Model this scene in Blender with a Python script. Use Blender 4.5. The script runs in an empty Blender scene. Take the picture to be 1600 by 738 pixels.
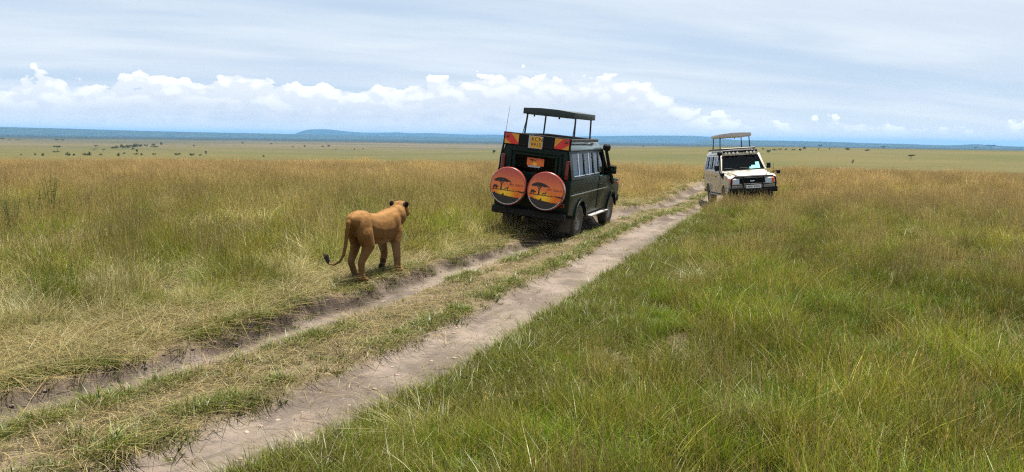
import bpy, bmesh, math, random
import numpy as np
from mathutils import Vector, Matrix, Euler
random.seed(7); RNG = np.random.default_rng(11)
sc = bpy.context.scene; COL = sc.collection; R = math.radians

# ------------------------------------------------------------------ camera, sky, sun, exposure
CAM_H, FPX = 2.25, 1208.0
cd = bpy.data.cameras.new('camera'); cam = bpy.data.objects.new('camera', cd); COL.objects.link(cam)
cd.sensor_width = 36; cd.lens = 36*FPX/1600; cd.clip_start = 0.05; cd.clip_end = 200000
cam.matrix_world = Matrix.Translation((0, 0, CAM_H)) @ (Matrix.Rotation(R(90-7.13), 4, 'X') @ Matrix.Rotation(R(0.8), 4, 'Z'))
sc.camera = cam
CM = cam.matrix_world.to_3x3()
sc.view_settings.view_transform = 'Standard'; sc.view_settings.look = 'None'
sc.view_settings.exposure = 1.4; sc.view_settings.gamma = 1
cy = sc.cycles
cy.max_bounces = 5; cy.diffuse_bounces = 2; cy.glossy_bounces = 3; cy.transmission_bounces = 2
cy.transparent_max_bounces = 12; cy.use_adaptive_sampling = True; cy.adaptive_threshold = 0.02; cy.use_denoising = False; cy.filter_width = 1.25; cy.volume_bounces = 0; cy.caustics_reflective = False; cy.caustics_refractive = False

SUN = Vector((0.20, 0.26, 1.0)).normalized()
sl = bpy.data.lights.new('sun', 'SUN'); sl.energy = 5.0; sl.angle = R(0.53); sl.color = (1.0, 0.955, 0.88)
sun = bpy.data.objects.new('sun', sl); COL.objects.link(sun)
sun.rotation_euler = SUN.to_track_quat('Z', 'Y').to_euler(); sun.location = (0, 0, 300)

class NT:
    """small helper around a node tree"""
    def __init__(s, t): s.t = t; s.n = t.nodes; s.l = t.links
    def add(s, kind, **kw):
        n = s.n.new(kind)
        for k, v in kw.items(): setattr(n, k, v)
        return n
    def put(s, sock, v):
        if hasattr(v, 'is_output') or isinstance(v, bpy.types.NodeSocket): s.l.new(v, sock)
        else: sock.default_value = v
    def math(s, op, a, b=0.0, c=None, clamp=False):
        n = s.add('ShaderNodeMath', operation=op, use_clamp=clamp)
        s.put(n.inputs[0], a); s.put(n.inputs[1], b)
        if c is not None: s.put(n.inputs[2], c)
        return n.outputs[0]
    def mr(s, v, a, b, c=0.0, d=1.0, smooth=True):
        n = s.add('ShaderNodeMapRange'); n.interpolation_type = 'SMOOTHSTEP' if smooth else 'LINEAR'
        s.put(n.inputs[0], v); s.put(n.inputs[1], a); s.put(n.inputs[2], b); s.put(n.inputs[3], c); s.put(n.inputs[4], d)
        return n.outputs[0]
    def noise(s, vec, scale, detail=4, rough=0.55, dist=0.0, dims='3D'):
        n = s.add('ShaderNodeTexNoise', noise_dimensions=dims); s.put(n.inputs['Vector'], vec)
        n.inputs['Scale'].default_value = scale; n.inputs['Detail'].default_value = detail
        n.inputs['Roughness'].default_value = rough; n.inputs['Distortion'].default_value = dist
        return n.outputs['Fac']
    def mix(s, f, a, b, blend='MIX'):
        n = s.add('ShaderNodeMix', data_type='RGBA', blend_type=blend)
        s.put(n.inputs[0], f)
        for i, v in ((6, a), (7, b)):
            s.put(n.inputs[i], v if not isinstance(v, tuple) else (*v[:3], 1))
        return n.outputs[2]
    def xyz(s, x, y, z):
        n = s.add('ShaderNodeCombineXYZ'); s.put(n.inputs[0], x); s.put(n.inputs[1], y); s.put(n.inputs[2], z); return n.outputs[0]
    def sep(s, v):
        n = s.add('ShaderNodeSeparateXYZ'); s.put(n.inputs[0], v); return n.outputs
    def curve(s, v, pts):
        n = s.add('ShaderNodeFloatCurve'); c = n.mapping.curves[0]
        while len(c.points) < len(pts): c.points.new(0.5, 0.5)
        for p, q in zip(c.points, pts): p.location = q
        n.mapping.update(); s.put(n.inputs[1], v); return n.outputs[0]

world = bpy.data.worlds.new('World'); sc.world = world; world.use_nodes = True
world.cycles.sampling_method = 'MANUAL'; world.cycles.sample_map_resolution = 256
W = NT(world.node_tree); W.n.clear()
out = W.add('ShaderNodeOutputWorld'); bg = W.add('ShaderNodeBackground'); W.l.new(bg.outputs[0], out.inputs[0])
bg.inputs[1].default_value = 0.051
sky = W.add('ShaderNodeTexSky', sky_type='NISHITA'); sky.sun_disc = False
sky.sun_elevation = math.asin(SUN.z); sky.sun_rotation = math.atan2(SUN.x, SUN.y)
sky.altitude = 1600; sky.air_density = 1.0; sky.dust_density = 0.6; sky.ozone_density = 2.0
d = W.add('ShaderNodeTexCoord').outputs['Generated']
dx, dy, dz = W.sep(d)
az = W.math('ARCTAN2', dx, dy)                         # 0 ahead, + to the right
el = W.math('ARCSINE', dz)
# high veil of thin cloud, laid on a plane high above
den = W.math('MAXIMUM', W.math('ADD', dz, 0.10), 0.03)
pxx = W.math('DIVIDE', dx, den); pyy = W.math('DIVIDE', dy, den)
# streaks run from upper left to lower right as the veil recedes
q1 = W.math('ADD', W.math('MULTIPLY', pxx, 0.55), W.math('MULTIPLY', pyy, 0.42))
q2 = W.math('SUBTRACT', W.math('MULTIPLY', pyy, 0.95), W.math('MULTIPLY', pxx, 0.35))
vA = W.noise(W.xyz(W.math('MULTIPLY', q1, 0.55), W.math('MULTIPLY', q2, 0.9), 3.1), 1.0, 4, 0.5, 0.0)
vB = W.noise(W.xyz(W.math('MULTIPLY', q1, 1.0), W.math('MULTIPLY', q2, 1.9), 7.7), 1.0, 5, 0.55, 0.0)
veil = W.math('ADD', W.math('MULTIPLY', vA, 0.78), W.math('MULTIPLY', vB, 0.22))
veil_f = W.mr(veil, 0.34, 0.60, 0.55, 0.97)
veil_col = W.mix(W.mr(vB, 0.35, 0.7), (6.5, 7.3, 8.3), (7.5, 8.2, 8.8))
base = W.mix(0.62, sky.outputs[0], (3.9, 5.6, 7.6))
skyc = W.mix(veil_f, base, veil_col)
# the air whitens towards the horizon all round
skyc = W.mix(W.mr(el, R(3.2), R(0.0), 0.0, 0.75), skyc, (8.9, 9.0, 8.7))
# bank of cumulus low over the horizon
def cum(off_a, off_e, det):
    p = W.xyz(W.math('MULTIPLY', W.math('ADD', az, off_a), 23.0), W.math('MULTIPLY', W.math('ADD', el, off_e), 37.0), 1.3)
    n = W.add('ShaderNodeTexVoronoi', feature='F1', voronoi_dimensions='2D'); W.put(n.inputs['Vector'], p)
    big = W.noise(p, 0.85, 2, 0.5); fine = W.noise(p, 3.0, det, 0.60, 0.0)
    n.inputs['Scale'].default_value = 2.2
    billow = W.math('SUBTRACT', 0.75, n.outputs['Distance'])
    s = W.math('ADD', W.math('MULTIPLY', big, 1.25), W.math('MULTIPLY', fine, 0.6))
    return W.math('ADD', s, W.math('MULTIPLY', billow, 0.28))
c0 = cum(0, 0, 5); c1 = cum(0.005, 0.010, 3)
# height of the bank's tops along the horizon, -180..180 degrees
t_az = W.math('ADD', W.math('DIVIDE', az, 2*math.pi), 0.5)
TOPS = [(0, .46), (.12, .60), (.22, .50), (.33, .56), (.407, .52), (.4375, .62), (.46, .57), (.487, .67), (.507, .75), (.526, .64), (.534, .48), (.542, .30), (.56, .22), (.60, .20), (.68, .30), (.80, .52), (.90, .42), (1, .46)]
tops = W.math('MULTIPLY', W.curve(t_az, TOPS), R(6.2))
above = W.math('SUBTRACT', el, tops)                                  # radians above the envelope
dens = W.math('SUBTRACT', W.math('SUBTRACT', c0, 1.01), W.math('MULTIPLY', above, 23.0))
edge = W.mr(dens, 0.0, 0.045)
relief = W.mr(W.math('SUBTRACT', c0, c1), -0.12, 0.16)
height = W.mr(above, R(-2.6), R(-0.2))
lit = W.math('MULTIPLY', W.math('ADD', W.math('MULTIPLY', relief, 0.5), 0.5), W.math('ADD', W.math('MULTIPLY', height, 0.75), 0.25))
cum_col = W.mix(lit, (6.2, 6.8, 7.6), (10.0, 10.2, 10.5))
gaps = W.mr(W.noise(W.xyz(W.math('MULTIPLY', az, 8.0), W.math('MULTIPLY', el, 85.0), 5.0), 1.6, 5, 0.6, 0.0), 0.36, 0.60)
# grey layered cloud behind and below the tops, thinning towards the horizon
band = W.math('MULTIPLY', W.mr(el, R(0.3), R(1.7), 0.25, 1.0), W.mr(above, R(-0.3), R(-1.7)))
band = W.math('MULTIPLY', band, W.math('ADD', W.math('MULTIPLY', gaps, 0.62), 0.22), clamp=True)
lay = W.mix(W.mr(c1, 0.85, 1.25), (6.1, 6.7, 7.6), (7.9, 8.3, 8.9))
skyc = W.mix(band, skyc, lay)
body_f = W.math('MULTIPLY', edge, W.mr(above, R(-3.0), R(-1.1), 0.15, 1.0), clamp=True)
fin = W.mix(W.math('MULTIPLY', body_f, W.mr(el, R(0.3), R(1.5))), skyc, cum_col)
W.l.new(W.mix(1.0, fin, (0.83, 0.83, 0.83), 'MULTIPLY'), bg.inputs[0])

# ------------------------------------------------------------------ helpers
def link(o, parent=None):
    COL.objects.link(o)
    if parent is not None: o.parent = parent
    return o
def tag(o, label=None, cat=None, group=None, kind=None):
    if label: o['label'] = label
    if cat: o['category'] = cat
    if group: o['group'] = group
    if kind: o['kind'] = kind
    return o
def empty(name, loc=(0, 0, 0), parent=None):
    o = bpy.data.objects.new(name, None); o.location = loc; o.empty_display_size = 0.2
    return link(o, parent)
def finish(me, smooth=True, angle=35):
    if smooth:
        me.polygons.foreach_set('use_smooth', [True]*len(me.polygons))
        me.set_sharp_from_angle(angle=R(angle))
    return me

class MB:
    def __init__(s): s.bm = bmesh.new()
    def box(s, c, d, rot=None, bev=0.0, seg=1):
        m = Matrix.Translation(c)
        if rot is not None: m = m @ Euler(rot).to_matrix().to_4x4()
        m = m @ Matrix.Diagonal((*d, 1))
        t = bmesh.new(); bmesh.ops.create_cube(t, size=1, matrix=m)
        if bev: bmesh.ops.bevel(t, geom=t.edges[:], offset=bev, segments=seg, profile=0.6, affect='EDGES')
        s._merge(t); return s
    def _merge(s, t):
        me = bpy.data.meshes.new('tmp'); t.to_mesh(me); t.free(); s.bm.from_mesh(me); bpy.data.meshes.remove(me)
    def slab(s, pts, ext, bev=0.0):
        """polygon pts extruded by vector ext"""
        t = bmesh.new(); e = Vector(ext)
        a = [t.verts.new(p) for p in pts]; b = [t.verts.new(Vector(p)+e) for p in pts]
        t.faces.new(a); t.faces.new(b[::-1]); n = len(a)
        for i in range(n): t.faces.new((a[i], b[i], b[(i+1) % n], a[(i+1) % n]))
        bmesh.ops.recalc_face_normals(t, faces=t.faces[:])
        if bev: bmesh.ops.bevel(t, geom=t.edges[:], offset=bev, segments=2, profile=0.6, affect='EDGES', clamp_overlap=True)
        s._merge(t); return s
    def tube(s, path, rad, seg=8, cap=True):
        path = [Vector(p) for p in path]; n = len(path)
        rads = rad if isinstance(rad, (list, tuple)) else [rad]*n
        rings = []; up = Vector((0.13, 0.21, 0.97)).normalized()
        for i, p in enumerate(path):
            tng = (path[min(i+1, n-1)]-path[max(i-1, 0)]).normalized()
            a = tng.cross(up)
            if a.length < 1e-3: a = tng.cross(Vector((1, 0, 0)))
            a.normalize(); b = tng.cross(a)
            rings.append([s.bm.verts.new(p+(a*math.cos(2*math.pi*k/seg)+b*math.sin(2*math.pi*k/seg))*rads[i]) for k in range(seg)])
        for r0, r1 in zip(rings, rings[1:]):
            for k in range(seg): s.bm.faces.new((r0[k], r0[(k+1) % seg], r1[(k+1) % seg], r1[k]))
        if cap: s.bm.faces.new(rings[0][::-1]); s.bm.faces.new(rings[-1])
        return s
    def lathe(s, prof, axis='X', c=(0, 0, 0), seg=32, wob=None):
        """prof: list of (radius, height along axis)"""
        c = Vector(c); rings = []
        for j, (r, h) in enumerate(prof):
            ring = []
            for k in range(seg):
                a = 2*math.pi*k/seg; rr = r*(wob(k, j) if wob else 1)
                u, v = rr*math.cos(a), rr*math.sin(a)
                p = {'X': (h, u, v), 'Y': (u, h, v), 'Z': (u, v, h)}[axis]
                ring.append(s.bm.verts.new(c+Vector(p)))
            rings.append(ring)
        for r0, r1 in zip(rings, rings[1:]):
            for k in range(seg): s.bm.faces.new((r0[k], r0[(k+1) % seg], r1[(k+1) % seg], r1[k]))
        if prof[0][0] > 1e-4 and prof[0] != prof[-1]: s.bm.faces.new(rings[0][::-1])
        if prof[-1][0] > 1e-4 and prof[0] != prof[-1]: s.bm.faces.new(rings[-1])
        bmesh.ops.recalc_face_normals(s.bm, faces=s.bm.faces[:])
        return s
    def build(s, name, mat, parent=None, smooth=True, angle=35):
        bmesh.ops.recalc_face_normals(s.bm, faces=s.bm.faces[:])
        me = bpy.data.meshes.new(name); s.bm.to_mesh(me); s.bm.free()
        if mat: me.materials.append(mat)
        finish(me, smooth, angle)
        return link(bpy.data.objects.new(name, me), parent)

def material(name): 
    m = bpy.data.materials.new(name); m.use_nodes = True
    t = NT(m.node_tree); t.n.clear(); t.out = t.add('ShaderNodeOutputMaterial'); t.m = m
    return t
def principled(name, col, rough=0.5, metal=0.0, coat=0.0, dust=0.0, dust_col=(0.20, 0.15, 0.10), vary=0.08, bump=0.0, bscale=60, spec=0.5):
    t = material(name); p = t.add('ShaderNodeBsdfPrincipled'); t.l.new(p.outputs[0], t.out.inputs[0])
    oc = t.add('ShaderNodeTexCoord').outputs['Object']
    n = t.noise(oc, 7, 5, 0.6)
    c = t.mix(t.mr(n, 0.3, 0.7), tuple(x*(1-vary) for x in col), tuple(min(1, x*(1+vary)) for x in col))
    if dust:
        z = t.sep(oc)[2]
        f = t.math('MULTIPLY', t.mr(t.math('ADD', t.noise(oc, 3.5, 6, 0.65), t.mr(z, 0.3, 1.3, 0.25, -0.1)), 0.35, 0.85), dust, clamp=True)
        c = t.mix(f, c, dust_col)
        t.put(p.inputs['Roughness'], t.math('ADD', rough, t.math('MULTIPLY', f, 0.45)))
    else: p.inputs['Roughness'].default_value = rough
    t.put(p.inputs['Base Color'], c)
    p.inputs['Metallic'].default_value = metal; p.inputs['Coat Weight'].default_value = coat; p.inputs['Coat Roughness'].default_value = 0.08
    p.inputs['Specular IOR Level'].default_value = spec
    if bump:
        b = t.add('ShaderNodeBump'); b.inputs['Strength'].default_value = bump; b.inputs['Distance'].default_value = 0.01
        t.put(b.inputs['Height'], t.noise(oc, bscale, 4, 0.6)); t.l.new(b.outputs[0], p.inputs['Normal'])
    return t.m
def glass(name, tint=(0.55, 0.62, 0.62), refl=0.06):
    t = material(name); tr = t.add('ShaderNodeBsdfTransparent'); tr.inputs[0].default_value = (*tint, 1)
    g = t.add('ShaderNodeBsdfGlossy'); g.inputs['Roughness'].default_value = 0.02
    lw = t.add('ShaderNodeFresnel'); lw.inputs[0].default_value = 1.45
    mx = t.add('ShaderNodeMixShader'); t.put(mx.inputs[0], t.math('ADD', lw.outputs[0], refl-0.04, clamp=True))
    t.l.new(tr.outputs[0], mx.inputs[1]); t.l.new(g.outputs[0], mx.inputs[2]); t.l.new(mx.outputs[0], t.out.inputs[0])
    return t.m

# value noise on arrays
_P = RNG.random((512, 512))
def vnoise(x, y):
    xi = np.floor(x).astype(int); yi = np.floor(y).astype(int); fx = x-xi; fy = y-yi
    fx = fx*fx*(3-2*fx); fy = fy*fy*(3-2*fy); g = lambda a, b: _P[a % 512, b % 512]
    return (g(xi, yi)*(1-fx)+g(xi+1, yi)*fx)*(1-fy)+(g(xi, yi+1)*(1-fx)+g(xi+1, yi+1)*fx)*fy
def fbm(x, y, o=4, r=0.5):
    s = 0; a = 1; t = 0
    for i in range(o): s = s+a*vnoise(x*2**i+17.3*i, y*2**i+9.1*i); t += a; a *= r
    return s/t
def sstep(a, b, x):
    t = np.clip((x-a)/(b-a), 0, 1); return t*t*(3-2*t)

# ------------------------------------------------------------------ the lie of the land
LY = np.array([-6, 2.0, 4.5, 5.95, 6.52, 7.3, 8.14, 9.03, 10.12, 11.76, 13.88, 17.04, 18.2, 21.5, 23.14, 27.5, 33.6, 39.7, 60, 90])
LX = np.array([-11, -6.5, -5.0, -4.05, -3.68, -3.2, -2.77, -2.38, -1.97, -1.38, -0.62, 0.80, 1.30, 2.55, 3.10, 4.65, 7.1, 9.7, 18.5, 31])
RY = np.array([-6, 2.0, 4.0, 4.95, 5.62, 6.7, 8.0, 9.86, 13.14, 18.21, 24.04, 33.0, 40, 60, 90])
RX = np.array([-8.5, -3.9, -2.75, -2.2, -1.85, -1.3, -0.66, 0.05, 1.2, 3.06, 5.2, 8.45, 11.4, 20.3, 33])
def smooth_curve(Y, X):
    yy = np.linspace(Y[0], Y[-1], 2000); xx = np.interp(yy, Y, X)
    k = np.exp(-0.5*(np.arange(-40, 41)/14.0)**2); k /= k.sum()
    xx = np.convolve(np.pad(xx, 40, mode='reflect', reflect_type='odd'), k, 'valid')
    return yy, xx, np.cos(np.arctan(np.gradient(xx, yy)))
LC, RC = smooth_curve(LY, LX), smooth_curve(RY, RX)
def lateral(C, x, y):
    wob = 0.10*(fbm(x*0.35+5, y*0.35, 2)-0.5)
    return (x-np.interp(y, C[0], C[1]))*np.interp(y, C[0], C[2])+wob
PR = [0, 40, 54, 80, 150, 300, 500, 650, 725, 1000, 1500, 1800, 3000, 6000, 12000, 20000, 45000]
PZL = [0, 0, -.15, -1.3, -4, -9, -14, -17.2, -17.5, -21.5, -27, -29, -33, -34, -34, -34, -34]
PZR = [0, 0, -.15, -1.3, -4, -9, -13.6, -14.6, -14.2, -10.6, -6.2, -6.6, -30, -34, -34, -34, -34]
def land(x, y, full=False):
    x = np.asarray(x, float); y = np.asarray(y, float)
    r = np.hypot(x, y); a = np.degrees(np.arctan2(x, y))
    w = sstep(-11, 20, a)*(1-sstep(120, 175, a))
    z = np.interp(r, PR, PZL)*(1-w)+np.interp(r, PR, PZR)*w
    z = z+sstep(250, 900, r)*(1-sstep(5000, 9000, r))*2.2*(fbm(x*0.0022+3, y*0.0022, 3)-0.5)
    near = 1-sstep(70, 110, r)
    u = lateral(LC, x, y); v = lateral(RC, x, y)
    n1 = fbm(x*1.6, y*1.6, 4)-0.5; n2 = fbm(x*7, y*7, 3)-0.5; n3 = fbm(x*0.22+8, y*0.22+2, 3)-0.5
    be = 0.22*n1
    bank = 1-sstep(-0.44, -0.22, u+1.6*be)                       # 1 on the left bank
    right = sstep(0.40, 0.95, v+be)
    rutL = sstep(-0.50, -0.22, u)*(1-sstep(0.06, 0.34, u+0.9*be)); rutR = sstep(-0.58, -0.30, v+0.5*be)*(1-sstep(0.34, 0.62, v+0.5*be))
    med = (1-bank)*(1-right)
    rise = (0.115+0.10*n1+0.04*n3)*(0.55+0.45*sstep(6.5, 9.5, y))
    zz = bank*rise+right*(0.06+0.14*sstep(18, 30, y))+med*(0.03)-0.09*rutL*(1-bank)-0.08*rutR
    zz = zz+0.05*n1*(1-0.6*np.maximum(rutL, rutR))+(0.03+0.05*np.exp(-((u+0.42)/0.2)**2))*n2+0.10*n3*(1-med)
    zz = zz-0.42*np.exp(-((y-31)/6.5)**2)*sstep(2, 7, x)
    z = z+near*zz
    if full: return z, u, v, bank, right, rutL*(1-bank), rutR, r, a, n1, n2, n3
    return z
def land1(x, y): return float(land(np.array([x]), np.array([y]))[0])

# ------------------------------------------------------------------ ground and track
def ground_material():
    t = material('savanna_ground'); p = t.add('ShaderNodeBsdfPrincipled'); t.l.new(p.outputs[0], t.out.inputs[0])
    at = t.add('ShaderNodeAttribute', attribute_name='base')
    pos = t.add('ShaderNodeNewGeometry').outputs['Position']
    px, py, pz = t.sep(pos)
    dist = t.math('SQRT', t.math('ADD', t.math('MULTIPLY', px, px), t.math('MULTIPLY', py, py)))
    n1 = t.noise(pos, 9, 6, 0.65); n2 = t.noise(pos, 60, 4, 0.6); n3 = t.noise(pos, 2.2, 4, 0.6)
    near = t.mix(1.0, at.outputs['Color'], t.mix(t.math('ADD', t.math('MULTIPLY', n1, .6), t.math('MULTIPLY', n2, .4)), (0.22, 0.22, 0.22), (1.70, 1.70, 1.68)), 'MULTIPLY')
    near = t.mix(t.math('MULTIPLY', t.mr(n3, 0.5, 0.75), 0.3), near, t.mix(1.0, near, (1.35, 1.2, 1.1), 'MULTIPLY'))
    # far plains: green flushes, dry tan, dark scrub, woodland far off
    a = t.noise(pos, 0.0042, 6, 0.6); b = t.noise(pos, 0.0016, 5, 0.55, 0.6); c = t.noise(pos, 0.02, 5, 0.65); w = t.noise(pos, 0.0007, 5, 0.6)
    far = t.mix(t.mr(a, 0.34, 0.66), (0.118, 0.112, 0.024), (0.165, 0.130, 0.040))
    far = t.mix(t.math('MULTIPLY', t.mr(b, 0.47, 0.66), 0.6), far, (0.082, 0.085, 0.020))
    far = t.mix(t.math('MULTIPLY', t.mr(c, 0.56, 0.74), 0.35), far, (0.07, 0.07, 0.02))
    tan = t.mr(dist, 1300, 3200)
    far = t.mix(t.math('MULTIPLY', tan, 0.85), far, t.mix(t.mr(w, 0.4, 0.62), (0.185, 0.135, 0.075), (0.085, 0.082, 0.040)))
    far = t.mix(t.mr(t.math('ADD', dist, t.math('MULTIPLY', t.math('SUBTRACT', b, 0.5), 5000.0)), 4200, 7000), far, (0.026, 0.040, 0.022))
    far = t.mix(1.0, far, (0.82, 0.84, 0.68), 'MULTIPLY')
    t.put(p.inputs['Base Color'], t.mix(1.0, t.mix(at.outputs['Alpha'], near, far), (0.57, 0.565, 0.55), 'MULTIPLY'))
    p.inputs['Roughness'].default_value = 0.95; p.inputs['Specular IOR Level'].default_value = 0.15
    bp = t.add('ShaderNodeBump'); bp.inputs['Distance'].default_value = 0.05
    t.put(bp.inputs['Strength'], t.math('SUBTRACT', 1.0, at.outputs['Alpha']))
    t.put(bp.inputs['Height'], t.math('ADD', t.math('MULTIPLY', n1, 0.7), t.math('MULTIPLY', n2, 0.3))); t.l.new(bp.outputs[0], p.inputs['Normal'])
    return t.m
GROUND = ground_material()

def mixc(c, col, w): return c*(1-w[:, None])+np.array(col)[None, :]*w[:, None]
def ground_colour(x, y, L):
    z, u, v, bank, right, rl, rr, r, a, n1, n2, n3 = L
    f = fbm(x*3.1+40, y*3.1, 4); g = fbm(x*0.9+11, y*0.9+4, 3); h = fbm(x*11+3, y*11+8, 2)
    c = np.tile(np.array([0.10, 0.080, 0.036]), (len(x), 1))                    # litter under the standing grass
    verge = sstep(-2.0, -0.9, u+0.8*(g-.5))*bank
    c = mixc(c, (0.27, 0.205, 0.115), np.clip(verge+0.0, 0, 1))
    med = (1-bank)*(1-right)
    c = mixc(c, (0.245, 0.185, 0.120), med)
    c = mixc(c, (0.17, 0.14, 0.055), med*sstep(.5, .68, f)*0.7)
    c = mixc(c, (0.20, 0.155, 0.085), right*(1-sstep(0.5, 1.0, v)))
    dirt = np.clip(np.maximum(rl, rr)*1.35-0.25*(f-.45)*2, 0, 1)
    streak = fbm(u*7+20, y*0.45, 3)
    c = mixc(c, (0.255, 0.205, 0.170), dirt)
    c = mixc(c, (0.150, 0.120, 0.100), dirt*sstep(.50, .66, streak)*0.75)
    c = mixc(c, (0.17, 0.135, 0.11), dirt*sstep(.48, .62, g)*0.75)
    c = mixc(c, (0.33, 0.265, 0.22), dirt*sstep(.52, .7, fbm(x*1.7+90, y*1.7, 3))*0.7)
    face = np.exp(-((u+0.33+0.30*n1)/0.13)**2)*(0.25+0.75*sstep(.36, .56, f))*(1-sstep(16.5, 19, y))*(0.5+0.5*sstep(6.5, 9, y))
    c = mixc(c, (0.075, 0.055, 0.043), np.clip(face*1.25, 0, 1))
    clod = sstep(.60, .72, fbm(x*5.5+60, y*5.5+7, 3))*(np.exp(-((u+0.1)/0.35)**2))*0.6
    c = mixc(c, (0.12, 0.088, 0.068), np.clip(clod, 0, 1))
    # broken dark ground where the track is churned up, farther along
    ch = sstep(.53, .64, g)*np.maximum(rl, rr)*sstep(20, 24, y)*0.8
    c = mixc(c, (0.11, 0.08, 0.062), ch)
    c = mixc(c, (0.15, 0.118, 0.050), sstep(40, 60, r)*np.maximum(bank, right))
    far = sstep(70, 160, r+30*(g-.5))
    return np.concatenate([np.clip(c, 0, 1), far[:, None]], 1), dirt

def build_ground():
    rs = [0.4]
    while rs[-1] < 44000:
        r = rs[-1]
        rs.append(r+(max(0.035, 0.0078*r) if r < 45 else r*min(0.05, 0.0078+0.0004*(r-45))) if r > 3.2 else r+0.25)
    rs = np.array(rs)
    an = np.concatenate([np.arange(-46, 46.01, 0.24), np.arange(50, 314, 4.0)]); an = np.radians(an)
    nr, na = len(rs), len(an)
    X = np.outer(rs, np.sin(an)).ravel(); Y = np.outer(rs, np.cos(an)).ravel()
    X = np.append(X, 0.0); Y = np.append(Y, 0.0)
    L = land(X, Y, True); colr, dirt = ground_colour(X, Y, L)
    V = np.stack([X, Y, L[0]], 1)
    i = np.arange(nr-1)[:, None]*na; j = np.arange(na)[None, :]; k = (j+1) % na
    F = np.stack([i+j, i+k, i+na+k, i+na+j], -1).reshape(-1, 4)
    cen = len(X)-1
    fd = dirt[F].mean(1); fy = Y[F].mean(1); fx = X[F].mean(1)
    track = (fd > 0.42) & (fy < 62) & (fy > -5)
    tri0 = np.stack([np.full(na, cen), (np.arange(na)+1) % na, np.arange(na)], 1)
    # vertex normals of the whole sheet
    fn = np.cross(V[F[:, 2]]-V[F[:, 0]], V[F[:, 3]]-V[F[:, 1]]); vn = np.zeros_like(V)
    for q in range(4): np.add.at(vn, F[:, q], fn)
    vn[cen] = (0, 0, 1); vn /= np.linalg.norm(vn, axis=1)[:, None]+1e-12
    vn[vn[:, 2] < 0] *= -1
    def part(name, Fq, Ft):
        used = np.unique(np.concatenate([Fq.ravel(), Ft.ravel()]).astype(int)); mp = -np.ones(len(V), int); mp[used] = np.arange(len(used))
        me = bpy.data.meshes.new(name)
        fq = mp[Fq]; ft = mp[Ft] if len(Ft) else np.zeros((0, 3), int)
        idx = np.concatenate([fq.ravel(), ft.ravel()])
        me.vertices.add(len(used)); me.vertices.foreach_set('co', V[used].ravel())
        me.loops.add(len(idx)); me.loops.foreach_set('vertex_index', idx)
        st = np.concatenate([np.arange(len(fq))*4, len(fq)*4+np.arange(len(ft))*3])
        me.polygons.add(len(st)); me.polygons.foreach_set('loop_start', st)
        at = me.attributes.new('base', 'FLOAT_COLOR', 'POINT'); at.data.foreach_set('color', colr[used].ravel())
        me.update(calc_edges=True); me.validate()
        me.polygons.foreach_set('use_smooth', [True]*len(me.polygons))
        me.normals_split_custom_set_from_vertices([tuple(n) for n in vn[used]])
        me.materials.append(GROUND)
        return link(bpy.data.objects.new(name, me))
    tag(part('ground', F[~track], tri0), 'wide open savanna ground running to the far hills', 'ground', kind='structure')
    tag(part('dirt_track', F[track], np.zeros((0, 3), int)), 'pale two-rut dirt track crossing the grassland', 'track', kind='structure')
build_ground()

# ------------------------------------------------------------------ far hills and the air in between
def pix_ray(u, v):
    dv = CM @ Vector(((u-800)/FPX, -(v-369)/FPX, -1.0)); return dv
def hill(name, label, pts, dist, depth, seed):
    """pts: (source pixel column, row of the crest); becomes a ridge with real depth at dist metres"""
    a, h = [], []
    for u, v in pts:
        dv = pix_ray(u, v); a.append(math.atan2(dv.x, dv.y)); h.append(CAM_H+dist*dv.z/math.hypot(dv.x, dv.y))
    aa = np.linspace(a[0], a[-1], 360); hh = np.interp(aa, a, h)
    k = np.exp(-0.5*(np.arange(-8, 9)/3.0)**2); k /= k.sum(); hh = np.convolve(np.pad(hh, 8, mode='edge'), k, 'valid')
    end = np.minimum(np.linspace(0, 30, 360), np.linspace(30, 0, 360)).clip(0, 1)
    rows = np.linspace(-1, 1, 13); V = []; 
    for s in rows:
        rr = dist+s*depth*0.5
        prof = (1-abs(s)**1.4) if s <= 0 else (1-abs(s)**2)
        nz = fbm(aa*260+seed, np.full_like(aa, s*3+seed), 4)-0.5
        z = -45+(hh+45)*prof*(0.15+0.85*end)+14*nz*(1-abs(s))*(abs(s) > 0.01)
        V += [(rr*math.sin(t), rr*math.cos(t), zz) for t, zz in zip(aa, z)]
    n = 360; F = [(r*n+i, r*n+i+1, (r+1)*n+i+1, (r+1)*n+i) for r in range(12) for i in range(n-1)]
    me = bpy.data.meshes.new(name); me.from_pydata(V, [], F); me.materials.append(HILL); finish(me, True, 180)
    return tag(link(bpy.data.objects.new(name, me)), label, 'hills', kind='structure')
t = material('hill_woodland'); p = t.add('ShaderNodeBsdfPrincipled'); t.l.new(p.outputs[0], t.out.inputs[0])
gp_ = t.add('ShaderNodeNewGeometry').outputs['Position']
t.put(p.inputs['Base Color'], t.mix(t.mr(t.noise(gp_, 0.004, 6, 0.65), 0.35, 0.65), (0.022, 0.036, 0.024), (0.045, 0.055, 0.032)))
p.inputs['Roughness'].default_value = 1.0; p.inputs['Specular IOR Level'].default_value = 0.0
HILL = t.m
hill('escarpment_hills', 'low level escarpment along the far horizon behind the scattered bushes',
     [(-500, 190), (-200, 196), (0, 198.5), (100, 201), (200, 204), (300, 206.5), (400, 208.5), (470, 210), (560, 212), (700, 214.5), (820, 216.5)], 17000, 3500, 2)
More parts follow.
